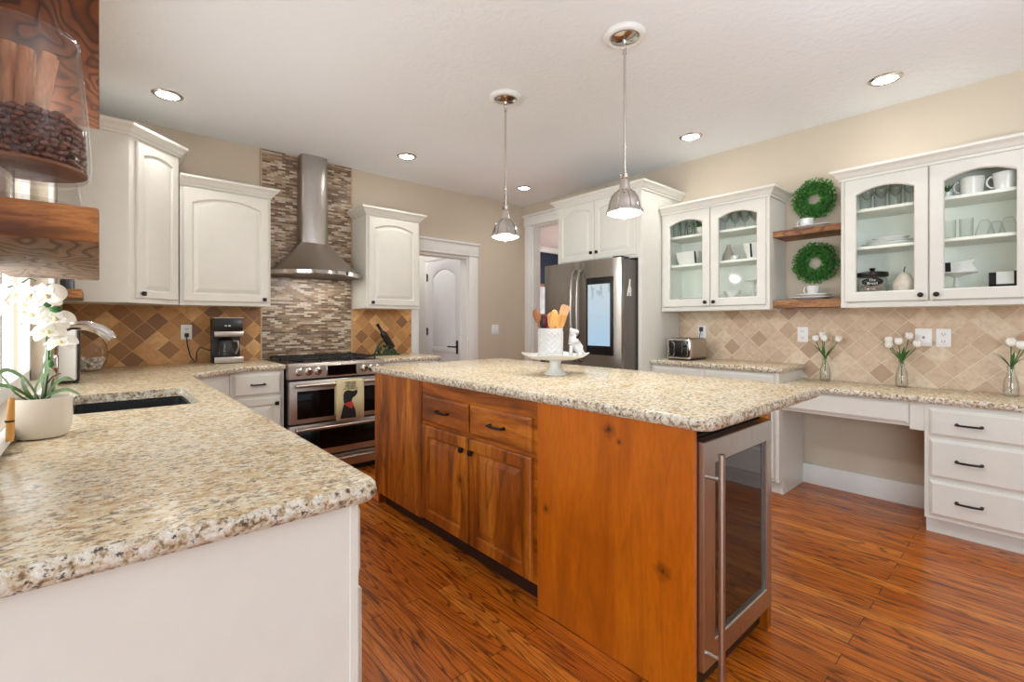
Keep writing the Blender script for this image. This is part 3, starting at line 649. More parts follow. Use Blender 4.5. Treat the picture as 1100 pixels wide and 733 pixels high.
# ------------------------------------------------------------------ island
IX0, IX1, IY0, IY1 = 1.415, 2.05, .735, 3.02
t = thing('kitchen_island', 'stained alder wood kitchen island with drawers and doors', 'island', (1.73, 1.9, 0))
b = MB(); b.box(IX0+.012, IX1-.02, 1.40, IY1-.02, .1, .892).box(IX0+.06, IX1-.05, 1.40, IY1-.05, 0, .1)
b.build('carcass', 'alder', t)
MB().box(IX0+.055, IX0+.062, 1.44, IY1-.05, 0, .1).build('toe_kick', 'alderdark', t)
MB().box(IX0, IX0+.02, IY0, 1.442, 0, .893, .002).build('end_panel', 'alderpanel', t)
MB().box(IX0-.004, IX0+.02, 2.405, IY1, .09, .893, .002).build('end_panel', 'alder', t)
MB().box(IX0+.002, IX0+.02, 1.442, 2.405, .80, .893, .001).box(IX0+.002, IX0+.02, 1.442, 1.462, .1, .80, .001).box(IX0+.002, IX0+.02, 2.385, 2.405, .1, .80, .001).box(IX0+.002, IX0+.02, 1.462, 2.385, .1, .8).build('face_frame', 'alderh', t)
MB().box(IX1-.045, IX1, IY0, IY1, 0, .893, .002).build('back_panel', 'alder', t)
MB().box(IX0+.02, IX1-.045, IY1-.02, IY1, .0, .893, .002).build('end_panel', 'alder', t)
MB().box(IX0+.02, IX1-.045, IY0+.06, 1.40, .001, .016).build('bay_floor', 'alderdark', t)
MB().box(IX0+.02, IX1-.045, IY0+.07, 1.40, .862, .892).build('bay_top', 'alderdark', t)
T = basis((IX0+.002, 2.385, 0), (0, -1, 0), (-1, 0, 0))
for x in (.006, .468):
    m = MB(T); slab_front(m, .448, .150, .02, x, .668); d = m.build('drawer', 'alderh', t); pull(T, x+.224, .745, .02, d, .10)
for x, kx in ((.006, .42), (.468, .50)):
    m = MB(T); panel_door(m, .448, .535, .06, .021, 0, x, .112); d = m.build('door', 'alder', t); knob(T, kx, .585, .021, d)
itop = rounded([(1.395, .675), (2.545, .675), (2.545, 3.05), (1.395, 3.05)], [.06, .10, .05, .03])
finish_top(worktop(itop, .934, .041, '', ''), 'granite_island_top', 'large speckled granite worktop on the wooden island')
# wine cooler in the island's end
CXa, CXb, CYd = 1.442, 2.0, .715
t = thing('wine_cooler', 'undercounter wine cooler with stainless frame and dark glass door', 'wine cooler', ((CXa+CXb)/2, 1.05, 0))
MB().box(CXa, CXb, IY0+.025, 1.38, .022, .858).build('body', 'black', t)
MB().box(CXa+.03, CXb-.03, IY0+.075, IY0+.11, .001, .10).build('kick_grille', 'black', t)
T = basis((CXa, IY0+.02, .115), (1, 0, 0), (0, -1, 0)); dw, dh = CXb-CXa, .735
m = MB(T); O = lambda o, d: outer_loop(dw, dh, o, d, 1)
inn = lambda o, d: [(.075+o, d, .075+o), (dw-.045-o, d, .075+o), (dw-.045-o, d, dh-.075-o), (.075+o, d, dh-.075-o)]
m.loft([inn(0, 0), O(0, 0), O(0, .037), O(.003, .040), inn(0, .040), inn(.004, .036), inn(.004, 0)], False, False); d = m.build('door', 'steelz', t)
MB(T).box(.07, dw-.04, .018, .028, .07, dh-.07).build('door_glass', 'smoke', d)
m = MB(T); m.tube([(.018, .088, -.005), (.018, .088, dh-.03)], .0105, 16)
for z in (.06, dh-.11): m.tube([(.018, .04, z), (.018, .088, z)], .007, 10)
m.build('handle', 'steelz', d)

# ------------------------------------------------------------------ range and hood
RX0, RX1, RY = 1.078, 1.842, 3.80
t = thing('gas_range', 'stainless slide-in gas range with double oven', 'range', (1.46, 4.1, 0))
MB().box(RX0, RX1, RY+.01, YB-.03, .06, .90, .002).box(RX0+.03, RX1-.03, RY+.06, YB-.05, 0, .06).build('body', 'black', t)
m = MB(); m.prism([(RY-.03, .80), (RY+.05, .80), (RY+.05, .918), (RY-.005, .918), (RY-.026, .895)], 'x', RX0-.003, RX1+.003); m.build('control_panel', 'steel', t)
m = MB(); m.box(RX0-.006, RX1+.006, RY+.05, YB-.03, .895, .918, .004); m.build('cooktop', 'black', t)
# burner grates: three cast-iron frames
for k in range(3):
    g = MB(); x0 = RX0+.025+k*.2417; x1 = x0+.230; y0, y1 = RY+.075, YB-.065; zt = .948
    for y in (y0, y1, y0*.66+y1*.34, y0*.34+y1*.66): g.box(x0, x1, y-.007, y+.007, zt-.014, zt, .003)
    for x in (x0+.007, (x0+x1)/2, x1-.007): g.box(x-.007, x+.007, y0, y1, zt-.014, zt, .003)
    for x in (x0+.007, x1-.007):
        for y in (y0, y1, (y0+y1)/2): g.box(x-.006, x+.006, y-.006, y+.006, .918, zt-.01)
    g.build('grate', 'iron', t)
for x, y in ((1.2, 3.98), (1.2, 4.27), (1.46, 4.12), (1.72, 3.98), (1.72, 4.27)): MB().lathe([(.045, .918), (.045, .928), (.034, .930), (.034, .938), (0.002, .939)], (x, y, 0), 20).build('burner', 'iron', t)
tilt = Vector((0, -1, .06)).normalized()
for x in (1.147, 1.218, 1.289, 1.668, 1.733, 1.796):
    c = Vector((x, RY-.028, .852)); kn = MB(); kn.tube([c, c+tilt*.006, c+tilt*.008, c+tilt*.034, c+tilt*.037], [.029, .029, .022, .020, .017], 20); kn.build('knob', 'chrome', t)
m = MB().box(1.352, 1.605, RY-.036, RY-.02, .808, .898, .002); d = m.build('display_frame', 'chrome', t)
MB().box(1.36, 1.597, RY-.038, RY-.034, .815, .891).build('display', 'darkglass', d)
def oven_door(z0, z1, wz0, wz1, hz):
    m = MB().box(RX0, RX1, RY-.03, RY+.01, z0, z1, .004); d = m.build('oven_door', 'steel', t)
    MB().box(RX0+.055, RX1-.055, RY-.032, RY-.028, wz0, wz1, .001).build('oven_window', 'darkglass', d)
    m = MB(); m.tube([(RX0+.03, RY-.085, hz), (RX1-.03, RY-.085, hz)], .014, 14)
    for x in (RX0+.05, RX1-.05): m.tube([(x, RY-.03, hz), (x, RY-.085, hz)], .011, 10)
    m.build('handle', 'steel', d)
oven_door(.455, .782, .49, .705, .752); oven_door(.185, .442, .235, .40, .415)
m = MB().box(RX0, RX1, RY-.03, RY+.01, .065, .172, .004); d = m.build('drawer', 'steel', t)
m = MB(); m.tube([(RX0+.03, RY-.08, .145), (RX1-.03, RY-.08, .145)], .013, 14)
for x in (RX0+.05, RX1-.05): m.tube([(x, RY-.03, .145), (x, RY-.08, .145)], .010, 10)
m.build('handle', 'steel', d)
# tea towel over the upper oven handle
t = thing('tea_towel', 'cream tea towel with black dog print over the oven handle', 'towel', (1.505, RY-.085, .46))
tx0, tx1, tyf, tzt = 1.405, 1.632, RY-.104, .770
m = MB(); prof = [(tyf+.038, .50), (tyf+.038, .745), (tyf+.034, .766), (tyf+.019, .772), (tyf+.004, .766), (tyf, .745), (tyf-.002, .6), (tyf, .455)]
rows = []
for i in range(9):
    x = tx0+(tx1-tx0)*i/8; wob = .003*math.sin(i*1.7)
    rows.append([(x, y+(wob if z < .74 else 0), z) for y, z in prof])
for a, b_ in zip(rows, rows[1:]):
    va = [m.v(p) for p in a]; vb = [m.v(p) for p in b_]
    for i in range(len(va)-1): m.face([va[i], vb[i], vb[i+1], va[i+1]])
bmesh.ops.remove_doubles(m.bm, verts=m.bm.verts, dist=1e-5)
cl = m.build('cloth', 'towel', t); so = cl.modifiers.new('thick', 'SOLIDIFY'); so.thickness = .004; so.offset = 0
def flat_print(name, poly, mat, parent, y, dx=0, dz=0, sc=1):
    m = MB(); m.prism([(dx+p[0]*sc, dz+p[1]*sc) for p in poly], 'y', y-.0012, y); return m.build(name, mat, parent)
py = tyf-.006
dog = [(-.055, 0), (.052, 0), (.048, .05), (.030, .09), (.022, .115), (.030, .135), (.045, .142), (.060, .160), (.062, .178), (.055, .186), (.035, .178), (.018, .182), (-.004, .188), (-.026, .180), (-.034, .160), (-.034, .125), (-.030, .098), (-.044, .05)]
flat_print('dog_print', dog, 'ink', t, py, 1.500, .468, 1.2)
flat_print('bandana_print', [(-.032, .100), (.024, .112), (.034, .086), (.022, .062), (.004, .072), (-.022, .09)], 'redink', t, py-.0012, 1.500, .468, 1.2)
ear = MB(); ear.tube([(1.500+p[0]*1.2, py-.002, .468+p[1]*1.2) for p in [(-.012, .176), (.004, .165), (.008, .145), (.0, .128), (-.012, .118), (-.022, .122)]], .0013, 5); ear.build('ear_print', 'inkgrey', t)
def text_obj(name, body, size, mat, T, parent, align='CENTER', extr=.0006):
    cu = bpy.data.curves.new(name, 'FONT'); cu.body = body; cu.size = size; cu.align_x = align; cu.extrude = extr; cu.resolution_u = 3
    o = bpy.data.objects.new(name, cu); COL.objects.link(o); o.matrix_world = T
    bpy.context.view_layer.update()
    me = bpy.data.meshes.new_from_object(o.evaluated_get(bpy.context.evaluated_depsgraph_get()))
    bpy.data.objects.remove(o); me.transform(T)
    off = ORG[parent.name]
    me.transform(Matrix.Translation(-off)); me.materials.clear(); me.materials.append(M[mat])
    r = bpy.data.objects.new(name, me); COL.objects.link(r); r.parent = parent; return r
for i, s_ in enumerate(('THERE WILL', 'YOU HAVE', 'GIVE A & TY', 'FOR NOTE', 'ALL BEHIND ME')):
    text_obj('lettering', s_, .0172, 'inkgrey', Matrix.Translation((1.518, py-.001, .750-i*.0128)) @ Matrix.Rotation(PI/2, 4, 'X'), t)

t = thing('range_hood', 'stainless chimney range hood with flared canopy on mosaic tile', 'range hood', (1.46, 4.3, 1.63))
HX0, HX1 = 1.08, 1.84; hc = 1.46
def hood_loop(hw, side, bow, z, n=14):
    pts = [(hc-hw, YB-.014, z), (hc-hw, YB-side, z)]
    for i in range(n+1):
        s_ = -1+2*i/n; pts.append((hc+hw*s_, YB-side-bow*(1-s_*s_), z))
    return pts+[(hc+hw, YB-side, z), (hc+hw, YB-.014, z)]
m = MB(); lo = []
for k in range(9):
    q = k/8; e = q**.93
    lo.append(hood_loop(.38-(.38-.122)*e, .25-(.25-.138)*q, .25-(.25-.006)*e, 1.672+.275*q**1.12))
m.loft(lo, False, True); m.build('canopy', 'steel', t)
m = MB(); m.loft([hood_loop(.380, .25, .25, 1.642), hood_loop(.385, .255, .25, 1.645), hood_loop(.385, .255, .25, 1.674), hood_loop(.380, .25, .25, 1.676)]); m.build('rim', 'chrome', t)
m = MB(); m.loft([hood_loop(.36, .23, .23, 1.640), hood_loop(.36, .23, .23, 1.643)]); m.build('filter', 'fridgeside', t)
area('hood_light', (1.46, 4.22, 1.636), (0, 0, 0), .36, .12, 1.6, (1, .96, .9))
def chim(hw, z0, z1, dy):
    lp = [(hc-hw, YB-.014), (hc-hw, YB-.10-dy)]+[(hc+hw*math.sin(a), YB-.10-dy-.045*math.cos(a)**.8 if abs(math.cos(a)) > 1e-6 else YB-.10-dy) for a in [(-PI/2+PI*i/12) for i in range(1, 12)]]+[(hc+hw, YB-.10-dy), (hc+hw, YB-.014)]
    return MB().loft([[(p[0], p[1], z0) for p in lp], [(p[0], p[1], z1) for p in lp]])
chim(.120, 1.93, 2.38, .0).build('chimney', 'steelz', t); chim(.116, 2.37, H-.001, -.004).build('chimney', 'steelz', t)

# ------------------------------------------------------------------ refrigerator
t = thing('refrigerator', 'stainless french-door refrigerator with a touch screen', 'refrigerator', (3.6, 2.77, 0))
RFX, RY0, RY1 = 3.225, 2.325, 3.215
MB().box(RFX+.075, XR-.02, RY0, RY1, .03, 1.77, .004).box(RFX+.1, XR-.1, RY0+.03, RY1-.03, 0, .03).build('body', 'fridgeside', t)
ym = 2.765
def fdoor(y0, y1, z0, z1, name):
    m = MB(); n = 8; lp = []
    for i in range(n+1):
        s_ = i/n; yy = y0+(y1-y0)*s_; g = (yy-RY0)/(RY1-RY0); lp.append((RFX+.018-.018*(1-(2*g-1)**2)+(.012 if i in (0, n) else 0), yy))
    lp = [(RFX+.07, y0)]+lp+[(RFX+.07, y1)]
    m.loft([[(x, y, z) for x, y in lp] for z in (z0, z1)]); return m.build(name, 'steely', t)
dl = fdoor(ym+.002, RY1, .845, 1.78, 'door'); dr = fdoor(RY0, ym-.002, .845, 1.78, 'door')
f1 = fdoor(RY0, RY1, .46, .835, 'freezer_drawer'); f2 = fdoor(RY0, RY1, .07, .45, 'freezer_drawer')
for y, d in ((ym+.035, dl), (ym-.035, dr)):
    m = MB(); m.tube([(RFX+.01, y, 1.70), (RFX-.03, y, 1.69), (RFX-.058, y, 1.60), (RFX-.066, y, 1.32), (RFX-.058, y, 1.0), (RFX-.03, y, .90), (RFX+.01, y, .89)], .0135, 12); m.build('handle', 'steely', d)
for z, d in ((.79, f1), (.405, f2)):
    m = MB(); m.tube([(RFX+.01, RY1-.08, z), (RFX-.045, RY1-.09, z), (RFX-.05, RY0+.09, z), (RFX+.01, RY0+.08, z)], .0125, 12); m.build('handle', 'steely', d)
MB().box(RFX-.008, RFX+.02, 2.392, 2.668, .955, 1.625, .006).build('screen_bezel', 'black', dr)
MB().box(RFX-.010, RFX-.007, 2.412, 2.648, 1.035, 1.565).build('screen', 'screen', dr)
MB().box(RFX+.03, RFX+.16, RY0+.01, RY0+.09, 1.77, 1.795, .006).build('hinge_cover', 'black', t)
MB().box(RFX+.03, RFX+.16, RY1-.09, RY1-.01, 1.77, 1.795, .006).build('hinge_cover', 'black', t)
t = thing('dog_magnet', 'small silver cut-out magnet on the side of the refrigerator', 'magnet', (3.34, RY0-.006, 1.52))
m = MB(); yy = RY0
m.prism([(3.335, 1.46), (3.350, 1.46), (3.352, 1.49), (3.372, 1.49), (3.374, 1.46), (3.388, 1.46), (3.388, 1.53), (3.376, 1.548), (3.38, 1.60), (3.366, 1.602), (3.362, 1.555), (3.345, 1.52)], 'y', yy-.006, yy-.0005); m.build('figure', 'whiteink', t)

# ------------------------------------------------------------------ right-hand counters
t = thing('toaster_base_cabinet', 'white base cabinet under the raised granite counter with toaster', 'cabinet', (3.86, 1.76, 0), 'white base cabinets')
MB().box(3.62, XR-.016, 1.262, 2.265, .1, .876, .002).box(3.69, XR-.016, 1.262, 2.265, 0, .1).box(3.60, XR-.016, 1.24, 1.262, .1, .876, .001).box(3.68, XR-.016, 1.24, 1.262, 0, .1).build('body', 'white', t)
T = basis((3.62, 2.27, 0), (0, -1, 0), (-1, 0, 0))
for x, w in ((.03, .445), (.49, .50)):
    m = MB(T); slab_front(m, w, .155, .02, x, .70); d = m.build('drawer', 'white', t); pull(T, x+w/2, .775, .02, d)
    m = MB(T); panel_door(m, w, .56, .055, .02, 0, x, .125); d = m.build('door', 'white', t); knob(T, x+(w-.03 if x < .1 else .03), .64, .02, d)
finish_top(worktop(rounded([(3.585, 1.215), (XR-.013, 1.215), (XR-.013, 2.268), (3.585, 2.268)], [.02, 0, 0, 0]), .914, .038, '', ''), 'granite_countertop', 'raised granite counter under the toaster beside the fridge panel')
t = thing('desk_drawer_cabinet', 'white three-drawer cabinet under the desk counter', 'cabinet', (3.86, .23, 0))
DT = .767
MB().box(3.62, XR-.022, -.42, .466, .10, DT-.001, .002).box(3.69, XR-.022, -.42, .466, 0, .10).build('body', 'white', t)
T = basis((3.62, .466, 0), (0, -1, 0), (-1, 0, 0))
for z0, z1 in ((.585, .737), (.345, .562), (.125, .322)):
    m = MB(T); slab_front(m, .83, z1-z0, .02, .024, z0); d = m.build('drawer', 'white', t); pull(T, .19, (z0+z1)/2, .02, d, .10)
t = thing('desk_apron', 'white shallow pencil drawer spanning the knee space of the desk', 'drawer', (3.86, .85, .6))
MB().box(3.636, 3.655, .532, 1.239, .615, DT-.001, .002).box(3.625, 3.655, .467, .532, .60, DT-.001).build('rail', 'white', t)
T = basis((3.635, 1.232, 0), (0, -1, 0), (-1, 0, 0)); m = MB(T); slab_front(m, .695, .118, .02, .0, .632); m.build('drawer', 'white', t)
finish_top(worktop(rounded([(3.585, -.6), (XR-.013, -.6), (XR-.013, 1.238), (3.585, 1.238)], 0), .805, .038, '', ''), 'granite_desk_top', 'low granite desk counter under the flower vases')

# ------------------------------------------------------------------ lamps
cl_spots = [(.338, 3.82, 'above the corner cabinet'), (2.082, 3.803, 'nearest the range hood'), (3.551, 3.831, 'near the fridge-side opening'), (3.584, 1.889, 'above the fridge panel'), (3.636, .65, 'above the desk cabinet')]
first = None
for x, y, s_ in cl_spots:
    if not s_: pass
    if first is None:
        t = thing('recessed_ceiling_light', 'round recessed ceiling light with nickel ring '+s_, 'ceiling light', (x, y, H), 'recessed ceiling lights')
        m = MB(); m.lathe([(.062, -.004), (.066, -.010), (.080, -.007), (.088, -.001), (.088, 0), (.062, 0), (.062, -.004)], (x, y, H), 32, False, False); m.build('trim_ring', 'chrome', t)
        m = MB(); m.lathe([(.063, -.004), (.063, -.002)], (x, y, H), 32); m.build('lens', 'lamp', t); first = t
    elif s_:
        dup(first, (x, y, H), 'round recessed ceiling light with nickel ring '+s_)
    l = bpy.data.lights.new('downlight', 'SPOT'); l.energy = DOWN_W*4.2; l.spot_size = math.radians(135); l.spot_blend = .9; l.shadow_soft_size = .06; l.color = (1, .96, .91)
    lo = bpy.data.objects.new('downlight', l); COL.objects.link(lo); lo.location = (x, y, H-.02)
def pendant(x, y, label):
    t = thing('pendant_lamp', label, 'pendant lamp', (x, y, 1.78), 'island pendant lamps')
    m = MB(); m.lathe([(.105, 0), (.108, -.008), (.100, -.022), (.085, -.026), (.074, -.020), (.07, 0)], (x, y, H), 36, False, False); m.build('ceiling_medallion', 'trimwhite', t)
    m = MB(); m.lathe([(.072, -.002), (.07, -.024), (.045, -.034), (.016, -.040), (.012, -.052)], (x, y, H), 32); m.build('canopy', 'chrome', t)
    m = MB(); m.tube([(x+.012*math.cos(a), y, H-.066+.014*math.sin(a)) for a in [i*2*PI/12 for i in range(12)]], .003, 6, closed=True); m.build('loop', 'chrome', t)
    m = MB(); m.cyl((x, y, H-.078), (x, y, 2.012), .0062, n=12); m.cyl((x, y, H-.078), (x, y, H-.10), .010, n=12); m.cyl((x, y, 2.01), (x, y, 2.035), .011, n=12); m.build('rod', 'chrome', t)
    m = MB(); m.lathe([(.014, 2.014), (.022, 2.005), (.022, 1.985), (.018, 1.98), (.024, 1.962), (.028, 1.935), (.032, 1.92), (.052, 1.905), (.068, 1.885), (.078, 1.86), (.083, 1.835), (.086, 1.822), (.095, 1.812), (.096, 1.806), (.090, 1.804), (.083, 1.818), (.078, 1.845), (.064, 1.88), (.03, 1.90)], (x, y, 0), 36, True, True)
    m.build('shade', 'chrome', t)
    for k in range(8):
        a = k*PI/4+.2; r_ = lambda r: (x+r*math.cos(a), y+r*math.sin(a))
        m = MB(); m.tube([(*r_(.03), 1.925), (*r_(.055), 1.906), (*r_(.072), 1.884), (*r_(.083), 1.855), (*r_(.089), 1.823), (*r_(.097), 1.811)], .0032, 6); m.build('rib', 'chrome', t)
    m = MB(); m.lathe([(.088, 1.806), (.086, 1.800), (.06, 1.79), (.03, 1.784), (.002, 1.782)], (x, y, 0), 32); m.build('diffuser', 'bulb', t)
    m = MB(); m.lathe([(.006, 1.783), (.006, 1.776), (.002, 1.773)], (x, y, 0), 12); m.build('finial', 'chrome', t)
    l = bpy.data.lights.new('pendant_bulb', 'POINT'); l.energy = PEND_W; l.shadow_soft_size = .05; l.color = (1, .985, .95)
    lo = bpy.data.objects.new('pendant_bulb', l); COL.objects.link(lo); lo.location = (x, y, 1.74)
pendant(2.026, 2.368, 'nickel dome pendant lamp over the far half of the island')
pendant(2.054, 1.446, 'nickel dome pendant lamp over the near half of the island')

# ------------------------------------------------------------------ outlets and switch
def outlet(label, o, u, n, w=.072, h=.117, kind='outlet'):
    T = basis(o, u, n); t = thing('wall_outlet' if kind != 'switch' else 'light_switch', label, 'outlet' if kind != 'switch' else 'switch', o, 'wall plates')
    MB(T).box(-w/2, w/2, 0, .006, -h/2, h/2, .003).build('cover_plate', 'plate', t)
    if kind == 'outlet':
        for z in (.024, -.024):
            s_ = MB(T).lathe([(.017, 0), (.017, .002)], (0, 0, 0), 4) if False else MB(T).box(-.0165, .0165, .006, .0085, z-.0145, z+.0145, .004)
            s_ = s_.build('socket', 'plate', t)
            MB(T).box(-.0085, -.0055, .0085, .0092, z-.003, z+.007).box(.0055, .0085, .0085, .0092, z-.003, z+.007).box(-.002, .002, .0085, .0092, z-.010, z-.006).build('slot', 'black', s_)
    elif kind == 'switch':
        for x in (-.023, .023): MB(T).box(x-.016, x+.016, .006, .011, -.033, .033, .003).build('rocker', 'plate', t)
    else: MB(T).tube([(0, .006, 0), (0, .012, 0)], [.009, .005], 12).build('jack', 'chrome', t)
    return t
NX = (-1, 0, 0)
outlet('white wall outlet with black plug behind the toaster', (XR-.012, 2.05, 1.15), (0, -1, 0), NX)
outlet('white wall outlet below the wood shelves', (XR-.012, 1.241, 1.142), (0, -1, 0), NX)
outlet('square white cable plate beside the middle vase', (XR-.012, .531, 1.136), (0, -1, 0), NX, .085, .117, 'jack')
outlet('white wall outlet between cable plate and last vase', (XR-.012, .433, 1.135), (0, -1, 0), NX)
outlet('white wall outlet on brown tile with coffee maker plug', (.513, YB-.012, 1.159), (1, 0, 0), (0, -1, 0))
outlet('white double light switch on the beige wall', (3.654, YB, 1.152), (1, 0, 0), (0, -1, 0), .115, .117, 'switch')
# ------------------------------------------------------------------ coffee maker and cord
t = thing('coffee_maker', 'black and steel drip coffee maker with glass carafe', 'coffee maker', (.77, 4.3, .914))
kx0, kx1, kf, kb = .665, .862, 4.215, 4.40
MB().box(kx0, kx1, kb-.07, kb, .914, 1.265, .006).box(kx0, kx1, kf, kb, .914, .93, .004).box(kx0, kx1, kf+.01, kb, 1.17, 1.268, .008).build('body', 'black', t)
MB().box(kx0-.001, kx1+.001, kf-.003, kf+.02, .918, .965, .003).build('base_front', 'steel', t)
MB().box(kx0-.001, kx1+.001, kf-.002, kf+.02, 1.125, 1.165, .003).build('steel_band', 'steel', t)
MB().box(kx0-.001, kx1+.001, kf+.0, kb, 1.266, 1.275, .003).build('lid_trim', 'steel', t)
MB().box(kx0+.003, kx1-.003, kf+.004, kf+.03, 1.168, 1.264, .003).build('control_panel', 'black', t)
cc = ((kx0+kx1)/2-.01, kf+.065, 0)
m = MB(); m.lathe([(.045, .968), (.058, .972), (.062, .995), (.060, 1.03), (.048, 1.07), (.042, 1.09), (.044, 1.095)], cc, 24, True, False); ca = m.build('carafe', 'glassware', t)
MB().lathe([(.045, 1.092), (.047, 1.10), (.03, 1.112), (.005, 1.115)], cc, 20).build('lid', 'black', ca)
MB().tube([(cc[0]+.045, cc[1]-.02, 1.09), (cc[0]+.075, cc[1]-.035, 1.085), (cc[0]+.08, cc[1]-.04, 1.04), (cc[0]+.06, cc[1]-.02, .985)], .008, 8).build('handle', 'steel', ca)
MB().box(cc[0]-.02, cc[0]-.006, kf-.0, kf+.005, 1.205, 1.213).box(cc[0]+.004, cc[0]+.02, kf, kf+.005, 1.205, 1.213).build('clock', 'whiteink', t)
MB().box(.50, .526, YB-.045, YB-.0205, 1.12, 1.152, .005).build('plug', 'black', t)
MB().tube([(.513, YB-.04, 1.12), (.515, YB-.05, 1.06), (.535, YB-.05, .97), (.565, YB-.06, .922), (.572, YB-.06, .93), (.575, YB-.055, 1.0), (.595, YB-.06, 1.04), (.64, 4.39, 1.02), (.668, 4.385, 1.01)], .0042, 7).build('power_cord', 'black', t)

# ------------------------------------------------------------------ wine rack
t = thing('wine_rack', 'ornate green metal bottle holder near the range', 'wine rack', (2.12, 4.28, .914))
m = MB(); m.box(1.99, 2.25, 4.24, 4.33, .914, .930, .006)
m.tube([(2.0, 4.285, .93), (2.03, 4.285, 1.0), (2.08, 4.285, 1.055), (2.14, 4.285, 1.03), (2.2, 4.285, .97), (2.235, 4.285, .93)], .009, 8)
for k in range(16):
    a = random.random(); x = 2.02+.19*a; z = .935+random.random()*.09*(1-abs(a-.4)); R = Matrix.Rotation(random.random()*3, 3, 'Y')
    m.ell((x, 4.272+random.uniform(-.02, .03), z), (.024, .008, .013), 8, 5, R)
m.build('holder', 'verdigris', t)
t = thing('wine_bottle', 'dark wine bottle leaning in the green holder', 'bottle', (2.12, 4.28, .95))
a0 = Vector((2.185, 4.285, .985)); ax = (Vector((2.03, 4.285, 1.215))-a0).normalized(); pr = [(0, .02), (.004, .034), (.15, .035), (.175, .03), (.195, .015), (.265, .0135), (.268, .016), (.282, .016)]
m = MB(); m.tube([a0+ax*q for q, _ in pr], [r for _, r in pr], 16); m.build('glass_body', 'winered', t)

# ------------------------------------------------------------------ cake stand group on the island
CZ = .934; px_, py_ = 1.995, 1.885
t = thing('cake_stand', 'white square scalloped pedestal stand on the island', 'cake stand', (px_, py_, CZ))
m = MB(); m.lathe([(.066, 0), (.066, .006), (.056, .012), (.040, .03), (.032, .055), (.034, .075), (.05, .088)], (px_, py_, CZ), 28); m.build('pedestal', 'ceramic', t)
m = MB(); N = 64; lo = []
def sq(k, s_, z, lift):
    a = 2*PI*k/N+PI/4+.12; c_, q_ = math.cos(a), math.sin(a); r = 1/(abs(c_)**3.2+abs(q_)**3.2)**(1/3.2)
    cr = (r-1)/.42; r *= s_*(1+.012*math.cos(16*a)); return (px_+r*c_, py_+r*q_, z+lift*cr*.030)
for s_, z, lf in ((.03, .082, 0), (.10, .086, .0), (.155, .098, .9), (.172, .110, 1.2), (.172, .114, 1.2), (.155, .106, .9), (.10, .094, 0), (.02, .092, 0)):
    lo.append([sq(k, s_, CZ+z, lf) for k in range(N)])
m.loft(lo); m.build('plate', 'ceramic', t)
pz = CZ+.095
t = thing('utensil_crock', 'white diamond-textured crock holding wooden utensils', 'crock', (px_-.02, py_+.015, pz))
cx_, cy_ = px_-.022, py_+.018
m = MB(); NR, NK = 44, 112; lo = []
def crock_r(k, i):      # raised diamond lattice between a plain rim and foot
    z = .165*i/(NR-1); th = 2*PI*k/NK
    return .0705+(.0055*(1-min(1, 2.2*abs(math.sin(7*th+z*105)*math.sin(7*th-z*105))**.7)) if 2 < i < NR-4 else .0012)
for i in range(NR):
    z = pz+.001+.165*i/(NR-1); lo.append([(cx_+crock_r(k, i)*math.cos(k*2*PI/NK), cy_+crock_r(k, i)*math.sin(k*2*PI/NK), z) for k in range(NK)])
for r, z in ((.073, .172), (.068, .172), (.066, .165), (.066, .012)): lo.append([(cx_+r*math.cos(k*2*PI/NK), cy_+r*math.sin(k*2*PI/NK), pz+z) for k in range(NK)])
m.loft(lo); m.build('pot', 'stoneware', t, ang=60)
ux, uy = math.cos(-.7217), math.sin(-.7217)      # image-right direction in plan
def utensil(name, label, s0, s1, z1, mat, head, depth=0, z0=.03, cat='utensil'):
    a = Vector((cx_+ux*s0-uy*depth*.3, cy_+uy*s0+ux*depth*.3, pz+z0)); b_ = Vector((cx_+ux*s1-uy*depth, cy_+uy*s1+ux*depth, pz+z1))
    t = thing(name, label, cat, a, 'utensils in the crock'); d = (b_-a).normalized()
    MB().tube([a, a+(b_-a)*.5, b_], [.006, .0065, .007], 8).build('handle', 'bronze' if head == 'whisk' else mat, t)
    side = Vector((ux, uy, 0)); nrm = d.cross(side).normalized(); side = nrm.cross(d).normalized(); R = Matrix((side, nrm, d)).transposed()
    m = MB()
    if head == 'spoon': m.ell(b_+d*.03, (.024, .008, .042), 14, 10, R)
    elif head == 'spatula':
        pts = [(-.012, -.01), (-.026, .03), (-.028, .075), (-.018, .088), (.018, .088), (.028, .075), (.026, .03), (.012, -.01)]
        m.loft([[b_+side*p[0]+d*p[1]+nrm*q for p in pts] for q in (-.004, .004)])
    elif head == 'whisk':
        for k in range(5):
            an = k*PI/5; dirn = side*math.cos(an)+nrm*math.sin(an)
            m.tube([b_, b_+d*.03+dirn*.02, b_+d*.06+dirn*.026, b_+d*.085+dirn*.016, b_+d*.092, b_+d*.085-dirn*.016, b_+d*.06-dirn*.026, b_+d*.03-dirn*.02, b_], .0018, 5)
    m.build('head', mat if head != 'whisk' else 'bronze', t)
utensil('wooden_spoon', 'dark wooden spoon leaning out of the crock, farthest from the dog figurine', -.03, -.072, .215, 'spoon_dark', 'spoon')
utensil('whisk', 'dark wire whisk in the crock beside the dark spoon', -.02, -.035, .16, 'bronze', 'whisk', .01)
utensil('spatula', 'red spatula peeking between whisk and yellow wooden spoons', -.005, -.012, .165, 'red', 'spatula', .03)
utensil('wooden_spoon', 'yellow wooden spoon in the crock next to the red spatula', 0, .006, .175, 'spoon_light', 'spatula', -.02)
utensil('wooden_spoon', 'round pale wooden spoon standing tallest but one in the crock', .01, .022, .21, 'spoon_light', 'spoon', .02)
utensil('wooden_spoon', 'yellow wooden paddle in the crock on the dog figurine side', .01, .045, .165, 'spoon_light', 'spatula', -.015)
